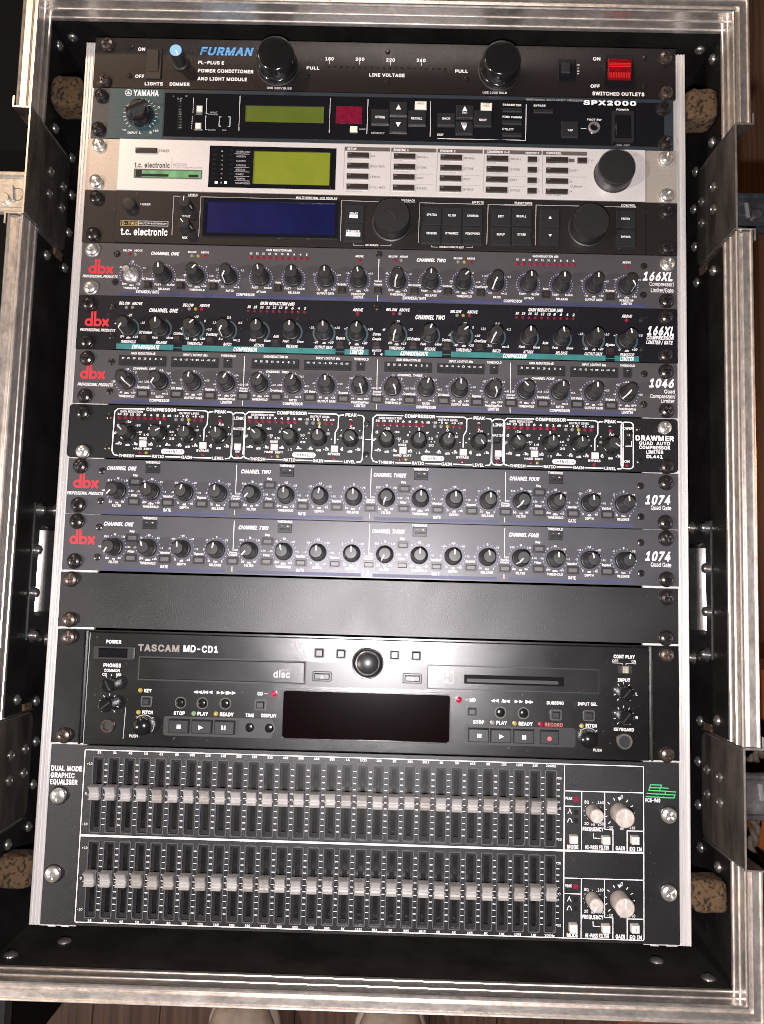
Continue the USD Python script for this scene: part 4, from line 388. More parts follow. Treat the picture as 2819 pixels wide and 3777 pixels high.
def arc(x, y, r0, r1, a0, a1, n=14):
    pt = [(x + r1 * math.sin(math.radians(a0 + (a1 - a0) * i / n)), -y + r1 * math.cos(math.radians(a0 + (a1 - a0) * i / n))) for i in range(n + 1)]
    pi = [(x + r0 * math.sin(math.radians(a0 + (a1 - a0) * i / n)), -y + r0 * math.cos(math.radians(a0 + (a1 - a0) * i / n))) for i in range(n + 1)]
    return Polygon(pt + pi[::-1])
def tri(x, y, w, h, d='up'):
    p = {'up': [(-w, -h), (w, -h), (0, h)], 'down': [(-w, h), (w, h), (0, -h)], 'left': [(w, -h), (w, h), (-w, 0)], 'right': [(-w, -h), (-w, h), (w, 0)]}[d]
    return Polygon([(x + a / 2, -y + b / 2) for a, b in p])
STY = {'r': ('white', 0, 0), 'b': ('white', 2, 0), 'i': ('white', 2, .22), 'ic': ('blue', 3, .25), 'ic2': ('white', 3, .22), 'k': ('dark', 1, 0), 'kb': ('dark', 3, 0), 'kr': ('mute', 0, 0),
       'g': ('gold', 1, 0), 'm': ('mute', 3, 0), 'o': ('white', 3, 0), 's': ('white', 3, 0), 'out': ('soft', 2, 0), 'rr': ('red_soft', 2, 0)}
class Print:
    """Everything printed on one unit in one colour becomes one mesh."""
    def __init__(self, o, z=.09): self.o, self.z, self.c = o, z, {}
    def add(self, g, col='white', z=0, dx=0):
        if g is None: return
        m = ink(g, self.z + z)
        if m is None: return
        if dx: m.apply_translation((dx, 0, 0))
        self.c.setdefault(col, []).append(m)
    def texts(self, T, z=0, dx=0, soft=False):
        for t, x, y, w, h, st in T:
            if st == 'red': continue
            col, b, sl = STY[st]
            if soft and st in 'r': col = 'soft'
            zz = z(x, y) if callable(z) else z
            g = text(t, x, y, w, h, b, sl)
            if st == 'ic': g = g.difference(unary_union([sbox(x - w, -y - h / 2 + h * k / 5 - .12, x + w, -y - h / 2 + h * k / 5 + .12) for k in range(1, 5)]))
            self.add(g, col, zz, dx)
    def lines(self, L, z=0, dx=0, col='white'):
        for w, pl in L: self.add(stroke(pl, w), col, z, dx)
    def done(self):
        for col, ms in self.c.items():
            part(self.o, 'lettering' if col == 'white' else col + '_print', J(*ms), 'ink_' + col, False)
def start(key, u, n, name, label, cat, m, x0=-241.3, x1=241.3, y0=.3, y1=None, screws='screw_black', r=0, thick=2.5):
    o = thing(name, label, cat, (0, (8 - u) * U / 1000, ZR))
    y1 = y1 if y1 is not None else n * U - .35
    part(o, 'front_panel', slab(rr((x0 + x1) / 2, (y0 + y1) / 2, x1 - x0, y1 - y0, r), -thick, 0), m, 20)
    part(o, 'chassis', bx(0, n * U / 2, 436, n * U - 3, -260, -2.6), 'chassis', 20)
    for i, (x, y) in enumerate(D[key]['P'].get('rs', [])):
        k = screws if isinstance(screws, str) else screws[i]
        rack_screw(o, x, y, k, 'screw_black' if k != 'screw_silver' else ('screw_silver' if key in ('m3000', 'xlA') else 'screw_black'))
    return o, D[key]
def dbx_logo(o, x0, y0, x1, y1, P):
    w, h = x1 - x0, y1 - y0
    s, yb = min(h * .30, w * .166), y1                              # ring radius; base line
    st = s * .52
    ax, bxx = x0 + s, x0 + s * 3.25
    ring = lambda cx: Point(cx, -(yb - s)).buffer(s, quad_segs=8).difference(Point(cx, -(yb - s)).buffer(s * .46, quad_segs=6))
    g = [ring(ax), ring(bxx), sbox(ax + s - st, -yb, ax + s, -y0), sbox(bxx - s, -yb, bxx - s + st, -y0)]
    xs, xe = bxx + s * 1.12, x1
    for a, b in (((xs, yb - 2 * s), (xe, yb)), ((xe, yb - 2 * s), (xs, yb))): g.append(stroke([a, b], st * 1.15).intersection(sbox(xs, -yb, xe, -(yb - 2 * s))))
    P.add(unary_union(g), 'red')

# ---------------------------------------------------------------- 1 power conditioner
def furman():
    o, d = start('furman', 0, 1, 'power_conditioner', 'dark power conditioner with red lit switch, topmost unit of the rack', 'power conditioner', 'panel_brown', screws='screw_brown')
    P = Print(o); P.texts(d['T']); P.lines(d['L'])
    x, y, w, h = d['R']['lightsw'][0]
    s = part(o, 'light_switch', bx(x, y, w, h, 0, 1.6, .4), 'key_brown')
    part(s, 'rocker', rot(bx(x - .2, y - 1.5, 9, 18.5, 0, 3.2, .5), .12, (x, -y, 1), (1, 0, 0)), 'key_brown')
    x, y = -169, 21.5
    k = part(o, 'dimmer_knob', lathe(x, y, [(5.4, 2.4), (5.2, 15), (4.9, 15.8), (0, 15.9)], 30), 'knob_black')
    part(k, 'skirt', lathe(x, y, [(7.1, 0), (7, 1.7), (6.3, 2.4), (5.3, 2.5)], 30), 'knob_grey')
    part(k, 'blue_cap', lathe(x, y, [(4.9, 15.85), (4.75, 16.3), (0, 16.4)], 30), 'knob_blue')
    pointer(k, x, y, 154, [(.2, 16.4), (4.5, 16.35)], .8)
    for x, y in ((-88.2, 22.8), (95.7, 22.8)):
        k = part(o, 'lamp_tube', lathe(x, y, [(16.8, 0), (16.8, 4), (16.3, 5), (15.6, 5.4), (15.6, 15), (14.8, 17), (13, 18), (0, 18.3)], 48), 'knob_gloss', 40, 'black pull out lamp tube')
        part(k, 'collar', lathe(x, y, [(17.6, 0), (17.6, .8), (16.7, 1.2)], 48), 'knob_black')
    for i in range(20): led(o, -45.5 + i * 96.3 / 19, 21.7, 'led_off', .85, -.6, 'voltage_light')
    x, y, w, h = d['R']['outsw'][0]
    s = part(o, 'outlet_switch', slab(rr(x, y, w, h, 1).difference(rr(x, y - .8, 20.2, 18.2, .4)), 0, 2.6), 'gloss_black', 20, 'red illuminated outlet switch')
    x, y, w, h = d['R']['lens'][0]
    part(s, 'red_lens', rot(bx(x, y, 19.4, 17.2, .2, 3.4, .5), .13, (x, -y, 1), (1, 0, 0)), 'lens_red', 25)
    part(s, 'lens_ribs', J(*[rot(bx(x, y - 4.6 + i * 1.3, 17.5, .55, 3.3, 3.75, .12), .13, (x, -y, 1), (1, 0, 0)) for i in range(3)] + [rot(bx(x - 8 + i * 1.35, y + 4.8, .5, 4.4, 3.3, 3.7, .1), .13, (x, -y, 1), (1, 0, 0)) for i in range(13)]), 'lens_glow', False)
    x, y, w, h = d['R']['amp'][0]
    b = part(o, 'breaker', bx(x, y, w, h, 0, 1.2, .3), 'gloss_black')
    part(b, 'button', bx(x - 1.6, y - .4, 7, 9, 1, 3.6, .6), 'key_black')
    for p in d['P']['screws']: small_screw(o, *p)
    P.done()

# ---------------------------------------------------------------- 2 effect processor
def yamaha():
    o, d = start('yamaha', 1, 1, 'effect_processor', 'black effect processor with small green display, second unit from the top', 'effect processor', 'panel_navy', -240.5, 239.2)
    part(o, 'teal_sheen_plate', bx(-204, 22.3, 45.4, 43.6, -.1, .25, .1), 'panel_teal_sheen')  # teal here stands in for a sheen on the left face
    part(o, 'black_faceplate', bx(25.5, 22.4, 412, 37.8, -.1, .5, .2), 'gloss_black')
    P = Print(o, .6)
    tz = lambda x, y: (-.27 if x < -181 else 1.7 if (x, y) in KEYT else 0)
    keyn = ('STORE', 'RECALL', 'UNDO', 'COM', 'PARE', 'BACK', 'INC', 'DEC', 'NEXT', 'TAP')
    KEYT = {(q[1], q[2]) for q in d['T'] if q[0] in keyn}
    P.texts(d['T'], tz, soft=True); P.lines([(w, p) for w, p in d['L']])
    R = d['R']
    for q in R['memkeys'] + R['editkeys']: part(o, 'key', bx(*q, .4, 2.2, .5), 'key_black')
    for q in R['slim']: part(o, 'slim_key', bx(q[0], q[1], 15.8, 3.5, .4, 2.0, .6), 'key_black')
    for q in R['tap']: part(o, 'tap_key', bx(*q, .4, 2.2, .5), 'key_black')
    for q in R['whitebtn'] + R['bankbtn']: part(o, 'white_button', bx(*q, .4, 2.4, .5), 'key_cream')
    for q in R['undo']: part(o, 'white_key', bx(*q, .4, 2.2, .5), 'key_cream')
    w = part(o, 'display_frame', slab(rr(-80.7, 20.9, 74, 25, .5).difference(rr(-80.7, 20.8, 65, 14.6, .3)), .4, 1.7), 'gloss_black')
    part(w, 'green_display', bx(-80.7, 20.8, 65.4, 15, .3, .6, .02), 'lcd_green')
    part(o, 'red_display', bx(-27.6, 19.6, 21.6, 14.9, .4, .65, .05), 'display_red')
    for i, (x, y) in enumerate(d['P']['tri']): P.add(tri(x, y, 4.2, 4.2, ('up', 'down', 'up', 'down')[i]), z=1.7)
    x, y = -200.1, 23.0
    k = part(o, 'input_knob', lathe(x, y, [(10.9, .3), (10.9, 2), (10.3, 3.2), (10.0, 6.2), (9.4, 7), (7.6, 7.1)], 40), 'knob_gloss')
    part(k, 'inner_dial', lathe(x, y, [(7.4, 7), (7.0, 9.4), (6.6, 10), (0, 10.1)], 36), 'knob_black')
    part(k, 'grip', rot(bx(x, y, 3.6, 17.5, 7, 14, .8), -math.radians(63), (x, -y, 0)), 'knob_gloss')
    pointer(k, x, y, 67, [(6.5, 10.4), (9.4, 7.3), (10.6, 6)], .6)
    P.add(dots(x, y, 12.3, 21, -140, 140, 0, length=1.9, w=.4), z=-.27)
    ex, ey = d['P']['emblem'][0]
    P.add(Point(ex, -ey).buffer(2.9, quad_segs=8).difference(Point(ex, -ey).buffer(2.45, quad_segs=8)).union(dots(ex, ey, .2, 3, 0, 240, 0, length=1.8, w=.55)).union(dots(ex, ey, .2, 3, 60, 300, 0, length=1.5, w=.3)), z=-.27)
    for s, x in ((0, -168.6), (1, -157)):
        part(o, 'level_meter', J(*[bx(x + .9, 13.2 + i * 1.98, 3.0, .9, .45, .75, .1) for i in range(12)]), 'led_off', False)
    x, y = d['P']['jack'][0]
    j = part(o, 'foot_switch_jack', lathe(x, y, [(4.9, .4), (4.9, 1.6), (4.4, 2.3), (3.4, 2.3), (3.1, 1.5), (2.9, -4)], 28), 'bright_metal')
    part(j, 'bore', lathe(x, y, [(2.9, -3), (0, -3)], 20), 'slot_dark')
    q = R['power'][0]
    s = part(o, 'power_switch', slab(rr(*q[:4], .8).difference(rr(197.4, 25.6, 13.2, 20.2, .4)), .4, 2.4), 'key_black')
    part(s, 'rocker', rot(bx(197.4, 25.6, 12.6, 19.6, .3, 3.0, .6), -.12, (197.4, -25.6, 1), (1, 0, 0)), 'gloss_black')
    P.done()

# ---------------------------------------------------------------- 3 silver reverb
def reverb():
    o, d = start('m3000', 2, 1, 'reverb_processor', 'silver reverb processor with large lime display and big black knob', 'reverb processor', 'silver_ear', -242.5, 241.5, screws='screw_silver', y0=.2)
    part(o, 'silver_face', bx(0, 22.3, 431.5, 43.9, -.1, 1.5, .35), 'silver_paint')
    z = 1.5; P = Print(o, z + .09); R = d['R']
    on = [t for t in d['T'] if -143 < t[1] < -100 and t[5] == 'r' or t[5] == 'b' and t[0] != 'OK']
    P.texts([t for t in d['T'] if t not in on]); P.texts(on, .25, soft=True)
    P.lines([(w, p) for w, p in d['L'] if not (-125 < p[0][0] < -100 or abs(p[0][0]) > 214)], col='mute'); P.lines([(w, p) for w, p in d['L'] if -125 < p[0][0] < -100], .3, col='soft')
    P.add(unary_union([rr(x, 5.0, w, 3.4, 0) for x, y, w, h in R['head']]), 'dark', .03)
    for x, y, w, h in R['okbox']: P.add(rr(x, y, w, h, 0), 'dark', .03)
    for q in R['btn'] + R['ctl'] + R['snap'] + R['power']:
        b = part(o, 'button', bx(*q[:2], q[2] - .2, q[3] - .2, z - .1, z + 2, .5), 'key_brown')
        if q[2] > 10: part(b, 'lamp', bx(q[0] - q[2] * .38, q[1] - .9, 2.4, 1.1, z + 1.9, z + 2.12, .05), 'key_grey', False)
    x, y, w, h = R['window'][0]
    wd = part(o, 'display_window', bx(x, y, w, h, z - .1, z + .22, .1), 'gloss_black')
    part(wd, 'bezel', slab(rr(-73, 23.4, 66, 31.6, .4).difference(rr(-73, 23.4, 62.6, 28.4, .3)), z, z + 1.5), 'gloss_black')
    part(wd, 'lime_display', bx(-73, 23.4, 63.3, 29.1, z + .1, z + .34, .03), 'lcd_lime')
    for q in R['lr']: P.add(rr(*q, 0), 'white', .25)
    for s, xx in ((0, -136.5), (1, -125.5)):
        part(wd, 'level_meter', J(*[bx(xx + (3.0 if s else -0.2), 8.8 + i * 4.0, 3.2, 1.0, z + .2, z + .36, .05) for i in range(7)]), 'led_off', False)
    x, y, w, h = R['slot'][0]
    sl = part(o, 'card_slot', slab(rr(x, y, w, h, .3).difference(rr(x, y, w - 1.6, h - 1.6, .1)), z - .1, z + .5), 'key_grey')
    part(sl, 'green_card', bx(x, y, w - 1.4, h - 1.4, z - .1, z + .12, .02), 'card_green')
    part(sl, 'card_gap', J(bx(x - 10.5, y + 1.2, 22, 2.2, z, z + .2, .02), bx(x + 21, y + 1.2, 8, 2.2, z, z + .2, .02), bx(x - 24, y, 5, h - 1.5, z, z + .2, .02)), 'slot_dark', False)
    for i, (x, y) in enumerate(d['P']['trik']): P.add(tri(x, y, 1.4, 1.4, ('up', 'down')[i]), 'dark')
    x, y = 189.4, 22.0
    k = part(o, 'adjust_knob', lathe(x, y, [(15.4, z), (15.2, 9), (15.0, 12.2), (14.5, 13.2), (13.6, 13.6), (0, 13.7)], 56), 'knob_black')
    part(k, 'foot', lathe(x, y, [(15.9, z), (15.8, z + 1), (15.3, z + 1.2)], 56), 'knob_grey')
    P.done()

# ---------------------------------------------------------------- 4 delay
def delay():
    o, d = start('dtwo', 3, 1, 'delay_processor', 'charcoal delay processor with long dark blue display, under the silver unit', 'delay processor', 'panel_charcoal', -242, 241.8)
    part(o, 'charcoal_face', bx(0, 22.3, 431.6, 43.9, -.1, 1.4, .3), 'panel_charcoal')
    z = 1.4; P = Print(o, z + .09); R = d['R']
    kz = lambda x, y: 1.55 if any(abs(x - q[0]) < q[2] / 2 and abs(y - q[1]) < q[3] / 2 for q in R['keys']) else 0
    P.texts([t for t in d['T'] if t[5] != 'k'], kz); P.texts([t for t in d['T'] if t[5] == 'k'], 1.7); P.lines(d['L'], col='soft')
    for q in R['white']: P.add(rr(*q, 0), 'white', 1.6)
    for i, q in enumerate(R['dtbox']): P.add(rr(*q, 0).difference(rr(q[0], q[1], q[2] - .7, q[3] - .7, 0)), ('gold', 'soft')[i])
    for q in R['keys']: part(o, 'key', bx(q[0], q[1], 15.7, 15.0, z - .1, z + 1.6, .45), 'key_black')
    for i, (x, y) in enumerate(d['P']['tri']): P.add(tri(x, y, 2.6, 2.2, ('up', 'down')[i]), 'white', 1.6)
    x, y, w, h = R['lcd'][0]
    f = part(o, 'display_frame', slab(rr(x, y, w + 1.6, h + 1.6, .5).difference(rr(x, y, w - 3.2, h - 3.6, .2)), z - .1, z + 1.5), 'gloss_black')
    part(f, 'blue_display', bx(x, y, w - 2.6, h - 3, z - .1, z + .15, .02), 'lcd_blue')
    part(o, 'power_button', lathe(-203.6, 13.4, [(5.6, z), (5.5, 5.2), (4.9, 6.2), (0, 6.7)], 32), 'knob_black')
    for i, (x, y) in enumerate(((-157.6, 13), (-156.9, 31))):
        k = part(o, 'level_knob', lathe(x, y, [(5.7, z), (5.5, 4), (4.9, 10.4), (4.4, 11), (0, 11.1)], 28), 'knob_black')
        pointer(k, x, y, (2, -36)[i], [(.4, 11.1), (4.2, 11)], .5)
        pointer(k, x, y, 118 - 10 * i, [(5.2, 9), (5.9, 4)], .8, 'ink_soft')
    for x, y in ((10.2, 22.9), (168.8, 23.4)):
        k = part(o, 'data_knob', lathe(x, y, [(14.8, z), (14.6, 10), (14.3, 14), (13.7, 15), (0, 15.2)], 56), 'knob_black')
        part(k, 'foot', lathe(x, y, [(16, z), (15.9, z + 1.1), (14.9, z + 1.5)], 56), 'knob_black')
        if x < 100: part(k, 'grip_line', rot(bx(x, y, .9, 9, 15, 15.5, .2), math.radians(42), (x - 1, -y + 1, 0)), 'knob_grey')
    P.done()

# ---------------------------------------------------------------- 5, 6 twin compressors
XT = ('dbx', 'PROFESSIONAL PRODUCTS', '166XL', 'Compressor/', 'Limiter/Gate', 'COMPRESSOR', 'LIMITER / GATE', 'CHANNEL TWO', 'Stereo', 'Couple', 'MASTER', '1')
def twin(key, u, label, m, old, angs, missing=None):
    o, d = start(key, u, 1, 'twin_compressor', label, 'compressor', m, -241.6, 241.6, screws=(['screw_silver', 'screw_silver', 'screw_silver', 'screw_black'] if not old else 'screw_black'))
    P = Print(o); dx2 = 216.1; R = d['R']
    glob_ = [t for t in d['T'] if t[0] in XT and not (t[0] == 'COMPRESSOR' and t[1] < 100)]
    ch = [t for t in d['T'] if t not in glob_]
    P.texts(glob_)
    for k, dx in enumerate((0, dx2)): P.texts([t for t in ch if not (k and t[0] == 'CHANNEL ONE') and not (old and t[0] in OLDSKIP and t[2] > 40)], dx=dx)
    x0, y0, x1, y1 = (-236, 14, -213.6, 26.2) if not old else (-236.4, 13.2, -214.4, 25.6)
    dbx_logo(o, x0 + 1, y0, x1 - 1.5, y1, P)
    P.lines(d['L'])
    ry = 26.6
    xs = [-200 + 26.36 * i for i in range(8)]
    for k, dx in enumerate((0, dx2)):
        for i, x in enumerate(xs):
            x += dx
            if not old: P.add(dots(x, ry, 9.3, 23, -148, 148, .75), 'lilac')
            else: P.add(arc(x, ry, 7.7, 9.2, 35, 140).union(arc(x, ry, 7.7, 9.2, -140, -60)) if i in (2, 6, 7) else arc(x, ry, 7.8, 9.0, 25, 140), 'teal_dim')
            if (k, i) == missing:
                s = part(o, 'bare_shaft', lathe(x, ry, [(3.0, 0), (3.0, 13), (2.6, 13.6), (0, 13.7)], 24), 'bright_metal', label='bare metal shaft whose knob cap is missing')
                part(s, 'nut', lathe(x, ry, [(6.3, 0), (6.3, 1.2), (5.2, 2.2), (4.2, 2.4), (4.2, 4), (3, 4.2)], 24), 'bright_metal')
                continue
            taper_knob(o, x, ry, angs[k][i])
        for x, y, w, h in R['btn'][:5]:
            b = part(o, 'push_button', bx(x + dx, y, 6.7, 5.6, 0, .9, .3), 'key_black')
            part(b, 'cap', bx(x + dx, y, 4.9, 4.1, .8, 3.6, .5), 'key_brown')
        for i in range(10): led(o, -103.5 + dx + i * 5.06, 9.7, 'led_red', 1.25 if not old else .9)
        led(o, -15.3 + dx, 9.9, 'led_red')
        for i, mm in enumerate(('led_clear', 'led_yellow', 'led_red_bright' if k == 0 else 'led_red')): led(o, -151.3 + dx + i * 5, 9.2, mm, 1.1)
        led(o, -202.4 + dx, 9.2, 'led_red' if (not old or k) else 'led_clear', 1.1); led(o, -197.4 + dx, 9.0, 'led_clear', 1.1)
    b = part(o, 'push_button', bx(.6, 35.3, 6.7, 5.6, 0, .9, .3), 'key_black'); part(b, 'cap', bx(.6, 35.3, 4.9, 4.1, .8, 3.6, .5), 'key_brown')
    for x, y in d['P']['holes']: small_screw(o, x, y, 'screw_black', r=1.35)
    if old:
        for dx in (0, dx2):
            for a, b in ((-208.7, -162.8), (-155.6, -32.2), (-24.8, -5.6)): P.add(sbox(a + dx, -44 + .2, b + dx, -39.3), 'teal', -.02)
            P.add(sbox(-162.8 + dx, -42, -155.6 + dx, -41.4).union(sbox(-32 + dx, -42, -24.8 + dx, -41.4)), 'teal', -.02)
        P.texts([(t, x + dx, 41.7, w, 3.1, 'i') for t, x, w in (('EXPANDER/GATE', -185, 22.5), ('COMPRESSOR', -104.6, 19), ('LIMITER', -15, 11)) for dx in (0, dx2)], .02)
        P.add(tri(4.4, 43, 2, 2, 'left'))
    else:
        for a, b in ((-208, 10), (16, 216)): P.add(sbox(a, -43.6, b, -40.9), 'indigo', -.02)
    P.done()
OLDSKIP = ('EXPANDER/GATE', 'COMPRESSOR', 'LIMITER')

# ---------------------------------------------------------------- 7 four-channel compressor limiter, 9 and 10 four-channel gates
WORD = ('ONE', 'TWO', 'THREE', 'FOUR')
def quad(key, u, name, label, cat, src, angs, glob_, off, rx, ry, tick_n, m):
    o, d = start(key, u, 1, name, label, cat, m, -241.2, 241.2)
    e = D[src]; P = Print(o); R = e['R']
    P.texts([t for t in d['T'] if t[0] in glob_])
    ch = [t for t in e['T'] if t[0] not in glob_]
    for k in range(4):
        dx = off[k]
        P.texts([(t.replace('ONE', WORD[k]) if t == 'CHANNEL ONE' else t, x, y, w * (1.1 if k == 2 and t == 'CHANNEL ONE' else 1), h, s) for t, x, y, w, h, s in ch if not (k == 3 and t in ('Stereo', 'Couple'))], lambda x, y: 1.3 if any(abs(x - q[0]) < q[2] / 2 and abs(y - q[1]) < q[3] / 2 for q in R['meter']) else 0, dx)
        if k < 3: P.lines(e['L'], dx=dx)
        for i in range(4):
            x = rx[i] + dx
            P.add(dots(x, ry, 9.3, tick_n, -140, 140, .7), 'lilac')
            taper_knob(o, x, ry, angs[k][i])
        for q in R['btn']:
            if k == 3 and q[0] > -112: continue
            b = part(o, 'push_button', slab(rr(q[0] + dx, q[1], 9.7, 6.1, .5).difference(rr(q[0] + dx, q[1], 7.3, 4.0, .2)), 0, 1.5), 'key_black')
            part(b, 'cap', bx(q[0] + dx, q[1], 7.0, 3.7, -.1, 2.2, .5), 'key_grey')
        for q in R['meter']:
            mt = part(o, 'meter', bx(q[0] + dx, q[1], q[2], q[3], 0, 1.3, .35), 'key_black')
            for c in R['mled']:
                if abs(c[0] - q[0]) < q[2] / 2: part(mt, 'meter_light', bx(c[0] + dx, c[1], c[2], c[3] * .8, 1.2, 1.75, .3), 'slot_frame', False)
    y0 = 12.9 if key == 'q46' else 12.2
    dbx_logo(o, -236.5, y0, -216.5, y0 + 11.6, P)
    for x, y in d['P']['holes']: small_screw(o, x, y, 'screw_black', r=1.35)
    for k in range(4): P.add(sbox(-210 + off[k], -43.2, -113 + off[k], -40.6), 'indigo', -.02)
    P.done()

# ---------------------------------------------------------------- 8 black auto compressor
def drawmer():
    o, d = start('drawmer', 7, 1, 'auto_compressor', 'black compressor limiter with white outlined sections and small pale square buttons', 'compressor', 'panel_black', -243.2, 241.2, y0=.9, y1=43.6, r=3, screws=('screw_black', 'screw_silver', 'screw_silver', 'screw_black'))
    P = Print(o); R = d['R']; off = (0, 104.4, 206.3, 310.2)
    G = ('DRAWMER', 'QUAD  AUTO', 'COMPRESSOR', 'LIMITER', 'DL441', 'POWER', 'LINK', 'MASTER')
    gl = [t for t in d['T'] if (t[0] in G and t[1] > 150) or (t[0] == 'ON' and t[1] > 150)]
    lk = [t for t in d['T'] if t[0] in ('LINK', 'MASTER') or (t[0] == 'ON' and t[1] < 0)]
    ch = [t for t in d['T'] if t not in gl and t not in lk and t[0] != 'CHANNEL 1']
    P.texts(gl)
    angs = ((-45, 60, 0, -5), (-45, -60, -5, 135), (-40, 0, 15, 145), (-35, 0, -5, 130))
    box_ = lambda x, y, w, h, r=3.2: rr(x, y, w, h, r).difference(rr(x, y, w - 1.6, h - 1.6, r - .8))
    for k in range(4):
        dx = off[k]; P.texts(ch, dx=dx)
        P.lines([q for q in d['L'] if q[0] > .75 or True and not (-105 < q[1][0][0] < -100 and q[0] < .75)], dx=dx)
        if k in (0, 2):
            P.texts(lk, dx=dx); P.lines([q for q in d['L'] if q[0] < .75], dx=dx); P.add(box_(-107.1 + dx, 22.8, 10.7, 37.4))
            part(o, 'square_button', bx(-107 + dx, 32.2, 5.1, 5, 0, 2.4, .4), 'key_pale'); led(o, -107.4 + dx, 38.9, 'led_red', 1.1)
        P.add(rr(-158.8 + dx, 37.2, 18.4, 4, 1.95)); P.texts([('CHANNEL %d' % (k + 1), -158.6, 37.2, 15.4, 2.45, 'kb')], .05, dx)
        for i, x in enumerate((-195.6, -170, -147.4, -122.4)):
            x += dx; y = 23.4
            kn = part(o, 'knob', lathe(x, y, [(5.7, 2.4), (5.0, 4.5), (4.6, 12.8), (4.2, 13.8), (0, 14)], 28), 'knob_grey')
            part(kn, 'skirt', lathe(x, y, [(6.7, 0), (6.6, 1.3), (5.9, 2.4), (5.6, 2.5)], 28), 'knob_gloss')
            pointer(kn, x, y, angs[k][i], [(.6, 14), (4.2, 13.85)], .75)
            P.add(dots(x, y, 9.6, 7, -140, 140, 0, length=.9, w=.7).union(dots(x, y, 9.2, 2, -140, 140, 0, length=2.4, w=1.0)))
        for i in range(8): led(o, -202.8 + dx + i * 5.13, 10.8, 'led_red_bright' if i > 5 or k == 3 else 'led_red', 1.15)
        for i in range(5): led(o, -157.5 + dx + i * 5.05, 11.2, ('led_clear', 'led_clear', 'led_yellow', 'led_red', 'led_red')[i], 1.15)
        led(o, -122.2 + dx, 11.4, 'led_red', 1.15); led(o, -184.7 + dx, 38.5, 'led_red', 1.0); led(o, -179.8 + dx, 38.6, 'led_yellow', 1.0); led(o, -134.9 + dx, 38.9, 'led_red', 1.1)
        for q in R['wbtn'][:2]: part(o, 'square_button', bx(q[0] + dx, q[1], 5.6, 5.1, 0, 2.4, .4), 'key_pale')
    P.add(box_(201.2, 22.8, 10.4, 37.9))
    s = part(o, 'power_toggle', lathe(201.3, 15.4, [(2.7, 0), (2.7, 1.2), (1.9, 2.2), (1.5, 3), (1.7, 9), (0, 9.8)], 18), 'screw_black'); led(o, 201, 38.8, 'led_red', 1.1)
    for x, y in d['P']['screwsd'][:6]: small_screw(o, x, y, 'screw_black', r=1.3)
    P.done()

# ---------------------------------------------------------------- 11 blank panel
def blank():
    o, d = start('blank', 10, 1, 'blank_panel', 'plain textured black blanking panel between the grey gates and the disc player', 'blank panel', 'powder_black', -241.6, 240.6, y0=1.5, y1=43.9, screws=('screw_brown', 'screw_brown', 'screw_black', 'screw_black'))

